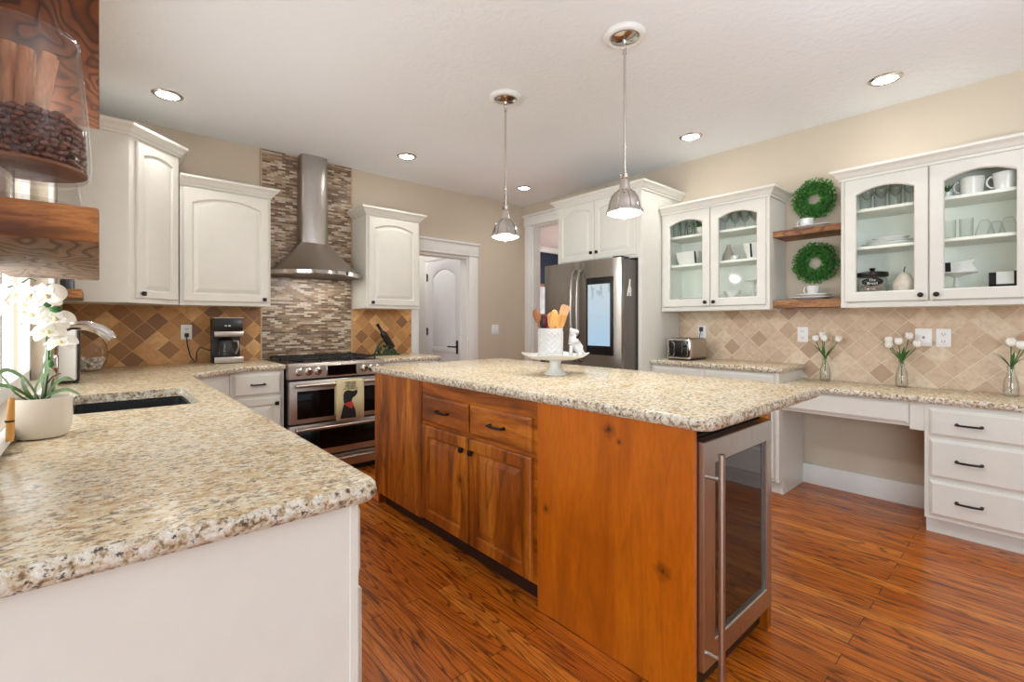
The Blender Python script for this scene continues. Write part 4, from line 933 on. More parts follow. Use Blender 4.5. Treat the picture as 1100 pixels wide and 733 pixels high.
utensil('wooden_spoon', 'long pale wooden spatula, tallest in the crock', .0, .068, .225, 'spoon_mid', 'spatula', .03)
# dog figurine sitting against the crock
t = thing('dog_figurine', 'white ceramic puppy figurine sitting beside the crock', 'figurine', (px_+.085, py_-.06, pz))
def skin_mesh(nodes, edges, sub=2):
    me = bpy.data.meshes.new('skin'); me.from_pydata([n[0] for n in nodes], edges, [])
    o = bpy.data.objects.new('skin', me); COL.objects.link(o); sk = o.modifiers.new('s', 'SKIN'); sk.use_smooth_shade = True
    for i, n in enumerate(nodes): me.skin_vertices[0].data[i].radius = (n[1], n[1]); me.skin_vertices[0].data[i].use_root = (i == 0)
    ss = o.modifiers.new('d', 'SUBSURF'); ss.levels = sub; ss.render_levels = sub
    bpy.context.view_layer.update()
    nm = bpy.data.meshes.new_from_object(o.evaluated_get(bpy.context.evaluated_depsgraph_get())); bpy.data.objects.remove(o); return nm
def D(s_, dp, z): return (px_+.005+ux*s_-uy*dp, py_-.005+uy*s_+ux*dp, pz+z)
base = .098
nodes = [(D(base+.012, 0, .055), .034), (D(base+.002, 0, .10), .030), (D(base-.004, 0, .135), .022), (D(base-.004, 0, .158), .027), (D(base+.022, -.004, .150), .015), (D(base+.032, -.006, .146), .011),
         (D(base-.012, -.016, .09), .014), (D(base-.018, -.02, .045), .011), (D(base-.02, -.022, .008), .010), (D(base+.0, .016, .09), .014), (D(base-.008, .02, .045), .011), (D(base-.01, .024, .008), .010),
         (D(base+.038, 0, .042), .030), (D(base+.042, -.022, .02), .018), (D(base+.022, -.03, .010), .010), (D(base+.042, .022, .02), .018), (D(base+.022, .03, .010), .010), (D(base+.064, 0, .018), .007)]
edges = [(0, 1), (1, 2), (2, 3), (3, 4), (4, 5), (1, 6), (6, 7), (7, 8), (1, 9), (9, 10), (10, 11), (0, 12), (12, 13), (13, 14), (12, 15), (15, 16), (12, 17)]
nm = skin_mesh(nodes, edges); nm.transform(Matrix.Translation(-ORG[t.name])); nm.materials.append(M['stoneware'])
o = bpy.data.objects.new('body', nm); COL.objects.link(o); o.parent = t
for q in (-1, 1):
    m = MB(); m.ell(D(base-.012, q*.026, .150), (.010, .006, .024)); m.build('ear', 'stoneware', t)
m = MB(); m.ell(D(base+.02, -.014, .118), (.012, .009, .010)).ell(D(base+.030, -.014, .128), (.007, .006, .009)); m.build('bow', 'bronze', t)

# ------------------------------------------------------------------ toaster
t = thing('toaster', 'stainless four-slice toaster with black end panel', 'toaster', (3.80, 2.04, .914))
x0, x1, y0, y1 = 3.69, 3.98, 1.945, 2.165
MB().box(x0+.012, x1, y0, y1, .928, 1.10, .022, 4).build('body', 'steel', t)
MB().box(x0, x0+.02, y0+.004, y1-.004, .926, 1.096, .016, 3).build('end_trim', 'chrome', t)
MB().box(x0-.004, x0+.008, y0+.018, y1-.018, .94, 1.083, .006).build('control_panel', 'black', t)
for y in (1.995, 2.115):
    m = MB(); m.tube([(x0-.006, y+.024*math.cos(a), (1.045 if math.sin(a) > 0 else .972)+.024*math.sin(a)) for a in [i*2*PI/24 for i in range(24)]], .003, 6, closed=True); m.build('lever_surround', 'chrome', t)
    MB().tube([(x0-.004, y, .966), (x0-.018, y, .966)], .014, 14).build('dial', 'bronze', t)
    MB().box(x0-.022, x0-.004, y-.016, y+.016, 1.03, 1.045, .004).build('lever', 'black', t)
    MB().box(x0+.05, x1-.03, y-.028, y-.008, 1.098, 1.102).box(x0+.05, x1-.03, y+.008, y+.028, 1.098, 1.102).build('slot', 'black', t)
MB().box(x0+.01, x1-.005, y0+.008, y1-.008, .914, .93, .003).build('base', 'black', t)
MB().box(XR-.045, XR-.0205, 2.035, 2.065, 1.155, 1.195, .006).build('plug', 'black', t)
MB().tube([(XR-.04, 2.05, 1.16), (XR-.06, 2.05, 1.12), (XR-.05, 2.07, 1.02), (XR-.07, 2.06, .93)], .004, 6).build('power_cord', 'black', t)

# ------------------------------------------------------------------ vases of tulips on the desk
def vase(x, y, label, tulips, seed):
    rnd = random.Random(seed); z = .805
    t = thing('bud_vase', label, 'vase', (x, y, z), 'glass bottle vases on the desk')
    pr = [(.030, .0), (.034, .006), (.034, .05), (.031, .09), (.020, .125), (.0155, .15), (.0165, .175), (.018, .178), (.0150, .176), (.0130, .15), (.017, .125), (.028, .088), (.031, .05), (.030, .010), (.002, .008)]
    m = MB(); m.lathe(pr, (x, y, z), 28, True, True); m.build('bottle', 'glassware', t)
    m = MB(); m.lathe([(.029, .011), (.030, .05), (.0285, .055), (.002, .055)], (x, y, z), 24); m.build('water', 'glass', t)
    for i, (dy, h, dx, lab) in enumerate(tulips):
        dy *= 1.35; h += .05
        g = thing('tulip', lab, 'flower', (x, y, z+.02), 'white tulips on the desk')
        top = Vector((x+dx, y-dy, z+h))
        m = MB(); m.tube([(x, y, z+.02), (x+.001*i, y, z+.12), (x+dx*.15, y-dy*.12, z+.18), (x+dx*.6, y-dy*.6, z+(h+.18)/2), top], .0028, 6); m.build('stem', 'leaf2', g)
        m = MB(); m.ell(top+Vector((0, 0, .012)), (.019, .022, .022), 12, 8)
        for k in range(3):
            a = k*2*PI/3+i; m.ell(top+Vector((.009*math.cos(a), .010*math.sin(a), .018)), (.014, .015, .022), 8, 6)
        m.build('bloom', 'tulip', g)
        for k in range(2):
            a = rnd.uniform(0, 2*PI); L = rnd.uniform(.07, .12); m = MB(); b0 = Vector((x, y, z+.165)); dirh = Vector((math.cos(a)*.6, math.sin(a)*1.0-dy*3, 0))
            pts = [b0+dirh*L*q*.75+Vector((0, 0, L*(1.25*q-.4*q*q))) for q in (0, .3, .6, 1)]; wv = [.004, .008, .007, .001]; sd = Vector((-dirh.y, dirh.x, 0)).normalized()
            m.loft([[p-sd*w_, p+Vector((0, 0, .0015)), p+sd*w_, p-Vector((0, 0, .0015))] for p, w_ in zip(pts, wv)]); m.build('leaf', 'leaf2', g)
for x, y, lab, tl, sd in (
    (4.03, 1.075, 'clear bottle vase on the desk next to the raised counter', [(-.045, .245, 0, 'white tulip lowest towards the toaster, vase beside raised counter'), (-.015, .275, 0, 'white tulip standing tallest in the vase beside the raised counter'), (.0, .25, -.02, 'small white tulip at the centre of the vase beside raised counter'), (.06, .245, .0, 'white tulip leaning away from toaster, vase beside raised counter')], 1),
    (4.02, .632, 'clear bottle vase in the middle of the desk below cable plate', [(-.05, .245, 0, 'white tulip upper of two on the fridge side, middle vase'), (-.048, .215, -.02, 'white tulip lower of two on the fridge side, middle vase'), (-.008, .24, -.03, 'white tulip at the centre of the middle vase'), (.025, .275, .02, 'white tulip standing tallest in the middle vase'), (.06, .225, 0, 'white tulip overlapping the cable plate, middle vase')], 2),
    (3.97, .13, 'clear bottle vase on the desk nearest the camera', [(.0, .25, -.01, 'broad white tulip at the centre of the nearest vase'), (.055, .28, .01, 'white tulip standing tallest in the nearest vase'), (.03, .235, -.02, 'white tulip lowest in the nearest vase')], 3)):
    vase(x, y, lab, tl, sd)

# ------------------------------------------------------------------ wood shelves, wreaths and cups between the glass cabinets
def plank(name, label, x0, x1, y0, y1, z0, z1, mat, cut=8, group=None, seed=0):
    rnd = random.Random(seed); m = MB(); n = 14; lo = []
    for i in range(n+1):
        y = y0+(y1-y0)*i/n; e = [rnd.uniform(-.003, .003) for _ in range(4)]
        lo.append([(x0+e[0], y, z0+abs(e[1])), (x1, y, z0), (x1, y, z1), (x0+e[2], y, z1-abs(e[3]))])
    m.loft(lo); return tag(m.build(name, mat, None, ang=25), label, 'shelf', group)
plank('floating_shelf', 'thick rustic wood shelf, upper of two between the glass cabinets', 3.84, XR-.001, .915, 1.365, 1.878, 1.925, 'rustic', group='rustic shelves between the glass cabinets', seed=1)
plank('floating_shelf', 'thick rustic wood shelf, lower of two between the glass cabinets', 3.84, XR-.013, .915, 1.365, 1.345, 1.402, 'rustic', group='rustic shelves between the glass cabinets', seed=2)
def wreath(label, x, y, z, R, r, seed):
    rnd = random.Random(seed); t = thing('boxwood_wreath', label, 'wreath', (x, y, z-R-r), 'boxwood wreaths')
    m = MB(); m.tube([(x, y+R*math.cos(a), z+R*math.sin(a)) for a in [i*2*PI/40 for i in range(40)]], r*.62, 8, closed=True); m.build('ring', plain('dark_green_core', srgb(34, 78, 26), .8), t)
    m = MB()
    for i in range(1500):
        a = rnd.uniform(0, 2*PI); b_ = rnd.uniform(0, 2*PI); rr = r*rnd.uniform(.55, 1.12)
        rad = Vector((0, math.cos(a), math.sin(a))); c = Vector((x, y, z))+rad*R+rad*rr*math.cos(b_)+Vector((1, 0, 0))*rr*math.sin(b_)*.8
        d = (rad*math.cos(b_)+Vector((1, 0, 0))*math.sin(b_)+Vector((rnd.uniform(-.8, .8), rnd.uniform(-.8, .8), rnd.uniform(-.8, .8)))).normalized()
        sdv = d.cross(Vector((rnd.uniform(-1, 1), rnd.uniform(-1, 1), rnd.uniform(-1, 1)))).normalized(); L = rnd.uniform(.014, .022); w_ = L*.34; up = d.cross(sdv)
        v = [m.v(c), m.v(c+d*L*.5+sdv*w_-up*.001), m.v(c+d*L), m.v(c+d*L*.5-sdv*w_-up*.001), m.v(c+d*L*.5+up*.002)]
        m.face([v[0], v[1], v[4]]); m.face([v[1], v[2], v[4]]); m.face([v[2], v[3], v[4]]); m.face([v[3], v[0], v[4]])
    f = m.build('foliage', 'leaf', t, fix=False); f['kind'] = 'stuff'
wreath('round green boxwood wreath above the upper rustic shelf', 4.06, 1.155, 2.168, .098, .046, 3)
wreath('round green boxwood wreath below the upper rustic shelf', 4.06, 1.145, 1.685, .102, .046, 5)
def cup_mesh(t, c, R, h, mat='ceramic', handle=(0, 1), foot=.7, th=.004):
    x, y, z = c; m = MB(); m.lathe([(R*foot, 0), (R*foot*1.02, .004), (R*.93, h*.55), (R, h), (R-th, h), (R*.93-th, h*.55), (R*foot-.004, .008), (.002, .007)], c, 28); m.build('bowl', mat, t)
    hx, hy = handle; m = MB(); o = R*.9
    m.tube([(x+hx*(o+q*R), y+hy*(o+q*R), z+h*w_) for q, w_ in ((-.05, .82), (.28, .88), (.52, .68), (.48, .42), (.2, .22), (-.12, .24))], .0045*max(1, R/.05), 8); m.build('handle', mat, t)
def plate_stack(name, label, c, R, kinds, cat='plate', group=None):
    x, y, z = c; t = thing(name, label, cat, c, group)
    m = MB(); m.lathe([(R*.55, 0), (R*.6, .004), (R, kinds*.02), (R, kinds*.02+.004), (R*.6, .010), (.002, .008)], c, 36); m.build('dish', 'ceramic', t); return t
def square_plate(label, c, s_, group):
    x, y, z = c; r = rounded([(-s_, -s_), (s_, -s_), (s_, s_), (-s_, s_)], s_*.35); m = MB()
    m.loft([[(x+p[0]*k*.9, y+p[1]*k, z+dz) for p in r] for k, dz in ((.6, 0), (.65, .003), (1, .016), (1, .020), (.65, .008), (.02, .006))])
    return tag(m.build('saucer_plate', 'ceramic', None, (x, y, z)), label, 'plate', group)
su, sl = 1.925, 1.402
square_plate('white square plate on the upper rustic shelf under the cup', (3.965, 1.13, su+.001), .115, 'plates on the rustic shelves')
t = thing('coffee_cup', 'white cup and round handle on the upper rustic shelf', 'cup', (3.965, 1.185, su+.02), 'cups on the rustic shelves'); cup_mesh(t, (3.965, 1.175, su+.0105), .045, .072)
square_plate('large white square plate lowest on the lower rustic shelf', (3.965, 1.14, sl+.001), .122, 'plates on the rustic shelves')
tag(square_plate('smaller white square dish stacked under the lower cup', (3.965, 1.125, sl+.022), .100, 'plates on the rustic shelves'), 'smaller white square dish stacked under the lower cup', 'plate', 'plates on the rustic shelves')
t = thing('coffee_cup', 'white cup on stacked plates on the lower rustic shelf', 'cup', (3.965, 1.12, sl+.045), 'cups on the rustic shelves'); cup_mesh(t, (3.965, 1.135, sl+.031), .042, .072)

# ------------------------------------------------------------------ contents of the glass cabinets
def wine_glass(h, R):
    t = thing('wine_glass', '', 'glass', (0, 0, 0))
    m = MB(); m.lathe([(R*.85, 0), (R*.85, .003), (.006, .008), (.004, .02), (.004, h*.42), (.012, h*.46), (R*.85, h*.62), (R, h*.76), (R*.82, h), (R*.82-.0015, h), (R-.002, h*.76), (R*.83, h*.62), (.008, h*.475)], (0, 0, 0), 20); m.build('bowl', 'glassware', t); return t
def tumbler(h, R, foot=.8):
    t = thing('tumbler', '', 'glass', (0, 0, 0))
    m = MB(); m.lathe([(R*foot, 0), (R*foot, .004), (R, h), (R-.002, h), (R*foot-.002, .010), (.002, .009)], (0, 0, 0), 20); m.build('wall', 'glassware', t); return t
def place(proto, pts, labels, group):
    for i, (p, lab) in enumerate(zip(pts, labels)):
        if i == 0: proto.location = p; proto['label'] = lab; proto['group'] = group
        else: dup(proto, p, lab, group=group)
def ordn(n): return ['first', 'second', 'third', 'fourth', 'fifth', 'sixth', 'seventh', 'eighth', 'ninth'][n]
# over the toaster: tall glasses, ivy pot, stemware
place(tumbler(.145, .030, .75), [(3.90, 2.195-.066*i, F2) for i in range(4)]+[(3.99, 2.18-.066*i, F2) for i in range(4)],
      ['tall clear tumbler, %s from the fridge panel in the front row' % ordn(i) for i in range(4)]+['tall clear tumbler, %s from the fridge panel in the back row' % ordn(i) for i in range(4)], 'tall tumblers above the toaster')
t = thing('potted_ivy', 'small green plant in a white bowl among the glasses above the toaster', 'plant', (3.87, 1.92, F2))
MB().lathe([(.03, 0), (.05, .03), (.052, .055), (.046, .055), (.03, .05), (.002, .05)], (3.86, 1.925, F2), 20).build('pot', 'ceramic', t)
m = MB(); rnd = random.Random(4)
for i in range(90):
    c = Vector((3.86+rnd.gauss(0, .022), 1.925+rnd.gauss(0, .035), F2+.06+abs(rnd.gauss(0, .03)))); m.ell(c, (.010, .008, .004), 6, 4, Matrix.Rotation(rnd.random()*3, 3, 'X'))
m.build('foliage', 'leaf2', t)
place(wine_glass(.165, .038), [(3.88, 1.745-.078*i, F2) for i in range(5)]+[(3.99, 1.71-.08*i, F2) for i in range(4)],
      ['stemmed wine glass, %s from the ivy in the front row' % ordn(i) for i in range(5)]+['stemmed wine glass, %s from the ivy in the back row' % ordn(i) for i in range(4)], 'wine glasses above the toaster')
def square_bowl(name, label, c, sx, sy, h, stripe=None, group=None):
    x, y, z = c; t = thing(name, label, 'bowl', c, group); r = rounded([(-sx, -sy), (sx, -sy), (sx, sy), (-sx, sy)], min(sx, sy)*.3)
    m = MB(); m.loft([[(x+p[0]*k, y+p[1]*k, z+dz) for p in r] for k, dz in ((.68, 0), (.75, .006), (.92, h*.6), (1.0, h), (.95, h), (.86, h*.55), (.68, .012), (.02, .011))]); m.build('dish', 'ceramic', t)
    if stripe is not None: MB().loft([[(x-sx*k-.004, y+stripe+q, z+dz) for q in (-.006, .006)]+[(x-sx*k+.006, y+stripe+q, z+dz) for q in (.006, -.006)] for k, dz in ((.82, .012), (.93, h*.6), (1.0, h-.004))]).build('dark_stripe', 'ink', t)
    return t
square_bowl('serving_bowl', 'white square bowl with dark line, mid shelf near fridge panel', (3.93, 2.075, F1), .085, .105, .115, -.085)
t = thing('glass_pitcher', 'grey cone-shaped bottle on the mid shelf beside small white cup', 'bottle', (3.92, 1.745, F1)); MB().lathe([(.052, 0), (.054, .008), (.040, .06), (.022, .10), (.014, .125), (.016, .14), (.012, .14), (.002, .02)], (3.92, 1.735, F1), 24).build('body', plain('grey_glazed_ceramic', srgb(176, 168, 158), .3), t)
t = thing('small_cup', 'tiny white cup on the mid shelf between bottle and bowl', 'cup', (3.86, 1.655, F1)); cup_mesh(t, (3.86, 1.655, F1), .022, .036)
square_bowl('serving_bowl', 'white square bowl with black stripe on the mid shelf', (3.92, 1.49, F1), .085, .10, .12, .035)
t = thing('serving_platter', 'long white platter at the cabinet bottom near fridge panel', 'platter', (3.93, 2.03, F0)); MB().lathe([(.06, 0), (.07, .004), (.11, .016), (.11, .022), (.06, .010), (.002, .009)], (3.93, 2.03, F0), 32, sy=1.35).build('dish', 'ceramic', t)
def footed(label, c, R, h, name='footed_dish'):
    t = thing(name, label, 'dish', c); MB().lathe([(R*.45, 0), (R*.42, .006), (.014, .02), (.012, h*.7), (.03, h-.02), (R, h-.006), (R, h), (.03, h-.008), (.002, h-.008)], c, 32).build('dish', 'ceramic', t); return t
footed('white footed dish at the cabinet bottom above the toaster', (3.98, 1.56, F0), .07, .15)
for y, lab in ((1.70, 'white low bowl at the cabinet bottom on the fridge side of the footed dish'), (1.46, 'white low bowl at the cabinet bottom on the shelf side of the footed dish')):
    t = thing('cereal_bowl', lab, 'bowl', (3.91, y, F0), 'white low bowls'); MB().lathe([(.03, 0), (.032, .005), (.062, .05), (.066, .06), (.062, .06), (.056, .048), (.028, .010), (.002, .01)], (3.91, y, F0), 28).build('dish', 'ceramic', t)
# over the desk, first door
place(wine_glass(.155, .036), [(3.88, .79-.075*i, F2) for i in range(4)], ['cut stemmed glass, %s from the rustic shelf in the front row above the desk' % ordn(i) for i in range(4)], 'stemmed glasses above the desk')
place(tumbler(.14, .036, .9), [(3.98, .82-.08*i, F2) for i in range(5)], ['wide clear tumbler, %s from the rustic shelf in the back row above the desk' % ordn(i) for i in range(5)], 'wide tumblers above the desk')
def oval_plate(label, c, R, h, group):
    t = thing('oval_platter', label, 'platter', c, group); MB().lathe([(R*.6, 0), (R*.64, .004), (R, h), (R, h+.004), (R*.6, .008), (.002, .007)], c, 36, sx=.62).build('dish', 'ceramic', t)
oval_plate('white oval platter at the base of the stack above the desk', (3.93, .68, F1), .155, .016, 'stacked platters'); oval_plate('white oval platter in the middle of the stack above the desk', (3.93, .68, F1+.012), .125, .020, 'stacked platters'); oval_plate('small white oval dish topping the platter stack above the desk', (3.93, .675, F1+.025), .100, .030, 'stacked platters')
t = thing('tea_jar', 'glass jar with black lid and black oval sign', 'jar', (3.89, .77, F0)); c = (3.89, .765, F0)
MB().lathe([(.078, 0), (.084, .008), (.084, .09), (.076, .105), (.068, .112), (.064, .108), (.079, .088), (.079, .010), (.002, .008)], c, 28).build('glass_body', 'glassware', t)
MB().lathe([(.086, .108), (.088, .114), (.086, .136), (.05, .142), (.02, .142), (.012, .150), (.018, .160), (.016, .166), (.002, .168)], c, 28).build('lid', 'bronze', t)
m = MB(); rnd = random.Random(9)
for i in range(70):
    a = rnd.uniform(0, 2*PI); r_ = .055*math.sqrt(rnd.random()); m.ell((c[0]+r_*math.cos(a), c[1]+r_*math.sin(a), F0+.02+rnd.random()*.06), (.014, .011, .009), 6, 4)
f = m.build('tea_bags', plain('pale_paper_packets', srgb(206, 176, 164), .8, 0, .3, 120), t); f['kind'] = 'stuff'
sgn = MB(); sgn.loft([[(c[0]-.088-q, c[1]-.018+.058*math.cos(a), F0+.070+.027*math.sin(a)) for a in [i*2*PI/32 for i in range(32)]] for q in (0, .003)]); sg = sgn.build('oval_sign', 'ink', t)
RT = Matrix(((0, 0, -1), (-1, 0, 0), (0, 1, 0))).to_4x4()
for s_, z, w_ in (('The', .070, .024), ('Bread', .049, .024)): text_obj('lettering', s_, w_, 'whiteink', Matrix.Translation((c[0]-.0918, c[1]-.018, F0+z+.003)) @ RT, sg)
t = thing('ceramic_pear', 'pale ceramic pear figurine with thin stem beside the tea jar', 'figurine', (3.87, .60, F0))
MB().lathe([(.036, 0), (.054, .008), (.062, .04), (.054, .072), (.032, .106), (.020, .120), (.003, .126)], (3.87, .595, F0), 24).build('fruit', plain('pale_glazed_pear', srgb(216, 204, 192), .35, 0, .12, 30), t)
MB().tube([(3.87, .595, F0+.12), (3.87, .597, F0+.138), (3.868, .59, F0+.16)], .003, 6).build('stem', 'bronze', t)
# over the desk, second door
t = thing('spider_plant', 'tiny dark spiky plant on the top shelf beside the big mugs', 'plant', (3.9, .40, F2))
MB().lathe([(.02, 0), (.028, .04), (.024, .04), (.002, .035)], (3.9, .395, F2), 16).build('pot', 'ceramic', t); m = MB(); rnd = random.Random(12)
for i in range(26):
    a = rnd.uniform(0, 2*PI); b0 = Vector((3.9, .395, F2+.04)); dh = Vector((math.cos(a), math.sin(a), 0)); L = rnd.uniform(.03, .06); m.tube([b0, b0+dh*L*.5+Vector((0, 0, L*.8)), b0+dh*L+Vector((0, 0, L*.7))], [.002, .002, .0005], 4)
m.build('foliage', 'leaf2', t)
for y, lab in ((.285, 'big white mug on the top shelf next to the spiky plant'), (.145, 'big white mug on the top shelf farther from the spiky plant')):
    t = thing('mug', lab, 'mug', (3.86, y, F2), 'big white mugs'); cup_mesh(t, (3.87, y, F2), .056, .098, foot=.82)
place(tumbler(.115, .032, .95), [(3.88, .385-.075*i, F1) for i in range(2)], ['straight clear tumbler on the middle shelf beside the door stile', 'straight clear tumbler on the middle shelf next to the stemless glasses'], 'straight tumblers above the desk')
t0 = thing('stemless_glass', '', 'glass', (0, 0, 0)); MB().lathe([(.042, 0), (.044, .004), (.030, .06), (.020, .088), (.018, .092), (.002, .092)], (0, 0, 0), 20).build('wall', 'glassware', t0)
place(t0, [(3.87, .232, F1), (3.87, .135, F1), (3.87, .045, F1), (3.97, .19, F1)], ['upturned stemless glass nearest the tumblers on the middle shelf', 'upturned stemless glass in the middle of the front row', 'upturned stemless glass farthest from the tumblers on the middle shelf', 'upturned stemless glass standing behind the front row'], 'upturned glasses above the desk')
footed('white cake stand in the cabinet above the desk, holding paper flags', (3.90, .355, F0), .095, .105, 'pedestal_stand')
t = thing('pennant_banner', 'white swallowtail paper banner with black ribbon on the cake stand', 'banner', (3.88, .33, F0+.108)); zb = F0+.101
m = MB(); m.prism([(.375, zb), (.375, zb+.062), (.27, zb+.075), (.285, zb+.05), (.262, zb+.006)], 'x', 3.862, 3.872); m.build('paper', 'ceramic', t)
m = MB(); m.prism([(.40, zb), (.402, zb+.064), (.378, zb+.064), (.376, zb)], 'x', 3.858, 3.874); m.build('ribbon', 'ink', t)
t = thing('picture_frame', 'small black frame with blank white card at the cabinet bottom', 'frame', (3.86, .145, F0)); x_ = 3.86
MB().box(x_, x_+.012, .085, .115, F0, F0+.095, .001).box(x_, x_+.012, .185, .215, F0, F0+.09, .001).box(x_, x_+.012, .085, .215, F0, F0+.022, .001).build('frame', 'ink', t)
MB().box(x_+.004, x_+.009, .113, .187, F0+.02, F0+.093).build('card', 'ceramic', t)

# ------------------------------------------------------------------ window-side shelves and what stands on them
def thick_shelf(label, y0, y1, z0, z1, x1=0.0, seed=0):
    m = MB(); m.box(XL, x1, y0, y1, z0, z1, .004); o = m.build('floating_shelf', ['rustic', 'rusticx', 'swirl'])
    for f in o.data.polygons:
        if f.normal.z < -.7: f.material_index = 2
        elif abs(f.normal.y) > .7: f.material_index = 1
    return tag(o, label, 'shelf', 'thick wood shelves by the sink window')
thick_shelf('thick wood shelf holding the coffee bean jar', 1.01, 1.90, 1.36, 1.418)
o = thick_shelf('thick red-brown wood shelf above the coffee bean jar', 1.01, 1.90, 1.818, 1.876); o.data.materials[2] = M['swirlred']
thick_shelf('small wood shelf end below the corner cabinet side', 3.40, 3.84, 1.365, 1.412, -.07)
thick_shelf('upper wood shelf against the side of the corner cabinet', 3.40, 3.84, 2.14, 2.20, -.075)
jx, jy, jz = -.098, 1.115, 1.419
t = thing('bean_jar', 'large flared glass jar on foot filled with coffee beans', 'jar', (jx, jy, jz))
MB().lathe([(.085, 0), (.086, .004), (.080, .010), (.074, .03), (.072, .05), (.070, .05), (.072, .03), (.076, .012), (.002, .006)], (jx, jy, jz), 40).build('glass_foot', 'jar', t)
MB().lathe([(.016, .008), (.016, .058)], (jx-.02, jy-.02, jz), 16).build('stem', 'chrome', t)
MB().lathe([(.030, .056), (.084, .060), (.089, .068), (.088, .10), (.084, .17), (.078, .24), (.073, .288), (.074, .291), (.070, .291), (.074, .24), (.080, .17), (.084, .10), (.085, .070), (.03, .066)], (jx, jy, jz), 48, True, True).build('glass_bowl', 'jar', t)
MB().tube([(jx+.072*math.cos(a), jy+.072*math.sin(a), jz+.290) for a in [i*2*PI/48 for i in range(48)]], .0026, 8, closed=True).build('rolled_rim', 'glassware', t)
m = MB(); m.lathe([(.083, .0675), (.083, .072), (.002, .072)], (jx, jy, jz), 40); m.build('bottom_disc', plain('amber_jar_base', srgb(140, 92, 62), .25), t)
rnd = random.Random(3); m = MB(); zt = .165
for layer in range(8):
    z = .080+layer*.0092
    Rr = .078-(layer*.0004)
    n = int(2*PI*Rr/.0125)
    for k in range(n):
        a = 2*PI*(k+.5*(layer % 2))/n+rnd.uniform(-.05, .05); R = Matrix.Rotation(rnd.uniform(0, PI), 3, 'Z') @ Matrix.Rotation(rnd.uniform(-1, 1), 3, 'X')
        m.ell((jx+(Rr-.002)*math.cos(a), jy+(Rr-.002)*math.sin(a), jz+z+rnd.uniform(-.002, .002)), (.0075, .0052, .0048), 8, 5, R)
for k in range(260):
    r_ = .07*math.sqrt(rnd.random()); a = rnd.uniform(0, 2*PI); m.ell((jx+r_*math.cos(a), jy+r_*math.sin(a), jz+.150+rnd.uniform(-.004, .006)), (.0075, .0052, .0048), 8, 5, Matrix.Rotation(rnd.uniform(0, PI), 3, 'Z'))
m.lathe([(.072, .074), (.07, .147), (.002, .148)], (jx, jy, jz), 24)
o = tag(m.build('coffee_beans', 'bean', None, (jx, jy, jz+.07)), 'heap of roasted coffee beans inside the glass jar', 'coffee beans'); o['kind'] = 'stuff'
sticks = [(-.040, -.030, -.045, 'second from the jar rim edge'), (-.018, -.030, -.018, 'closest to the wall side'), (.004, -.024, .012, 'in the middle of the bunch'), (.030, -.018, .052, 'leaning farthest towards the window side')]
for i, (s0, dp, s1, lab) in enumerate(sticks):
    a = Vector((jx+ux*s0*.9, jy+uy*s0*.9+dp*.6, jz+.150)); b_ = Vector((jx+ux*s1*.95, jy+uy*s1*.95+dp*.5, jz+.276-.008*i))
    m = MB(); m.tube([a, b_], .0095, 10, False); m.tube([b_, a], .006, 8, False); 
    d = (b_-a).normalized()
    m.tube([a+Vector((.006, .004, 0)), b_+Vector((.006, .004, -.004))], .0055, 8)
    tag(m.build('cinnamon_stick', 'cinnamon', None, tuple(a)), 'rolled cinnamon stick in the bean jar, '+lab, 'cinnamon stick', 'cinnamon sticks in the bean jar')
t = thing('dark_jar', 'small dark jar on the far wood shelf', 'jar', (-.13, 3.5, 1.413)); MB().lathe([(.026, 0), (.03, .004), (.03, .05), (.022, .06), (.024, .064), (.024, .078), (.002, .078)], (-.13, 3.5, 1.413), 20).build('body', plain('slate_blue_glass', srgb(58, 66, 78), .2), t)

# ------------------------------------------------------------------ orchid and things around the sink
ox, oy, oz = -.120, 1.845, .914
t = thing('potted_orchid', 'white orchid with strap leaves in an off-white pot by the sink', 'plant', (ox, oy, oz))
MB().lathe([(.040, 0), (.052, .004), (.061, .025), (.064, .06), (.062, .105), (.0615, .112), (.058, .112), (.058, .10), (.058, .09), (.002, .09)], (ox, oy, oz), 40).build('pot', 'matte_pot', t)
MB().lathe([(.057, .092), (.04, .10), (.002, .103)], (ox, oy, oz), 20).build('moss', plain('dark_potting_moss', srgb(40, 40, 26), .9, 0, .4, 80), t)
ur = Vector((math.cos(-.7217), math.sin(-.7217), 0)); uf = Vector((math.sin(.7217), math.cos(.7217), 0))
def O(s_, dp, z): return Vector((ox, oy, oz))+ur*s_+uf*dp+Vector((0, 0, z))
def strap(pts, w, name='leaf', mat='orchidleaf'):
    pts = [O(*p) for p in pts]; fine = []
    for i in range(len(pts)-1):
        p0 = pts[max(i-1, 0)]; p1, p2 = pts[i], pts[i+1]; p3 = pts[min(i+2, len(pts)-1)]
        for k in range(5):
            q = k/5; fine.append(.5*((2*p1)+(p2-p0)*q+(2*p0-5*p1+4*p2-p3)*q*q+(3*p1-p0-3*p2+p3)*q**3))
    fine.append(pts[-1]); n = len(fine); m = MB(); lo = []
    for i, p in enumerate(fine):
        d = (fine[min(i+1, n-1)]-fine[max(i-1, 0)]).normalized(); sd = d.cross(uf).normalized()*.8+uf*.3; q = i/(n-1); ww = w*min(1, .55+q*1.2)*(1-q**4)**.8+.0006; nn = d.cross(sd).normalized()
        lo.append([p-sd*ww+nn*ww*.25, p+nn*-.0012, p+sd*ww+nn*ww*.25, p+nn*.0012])
    m.loft(lo); return m.build(name, mat, t)
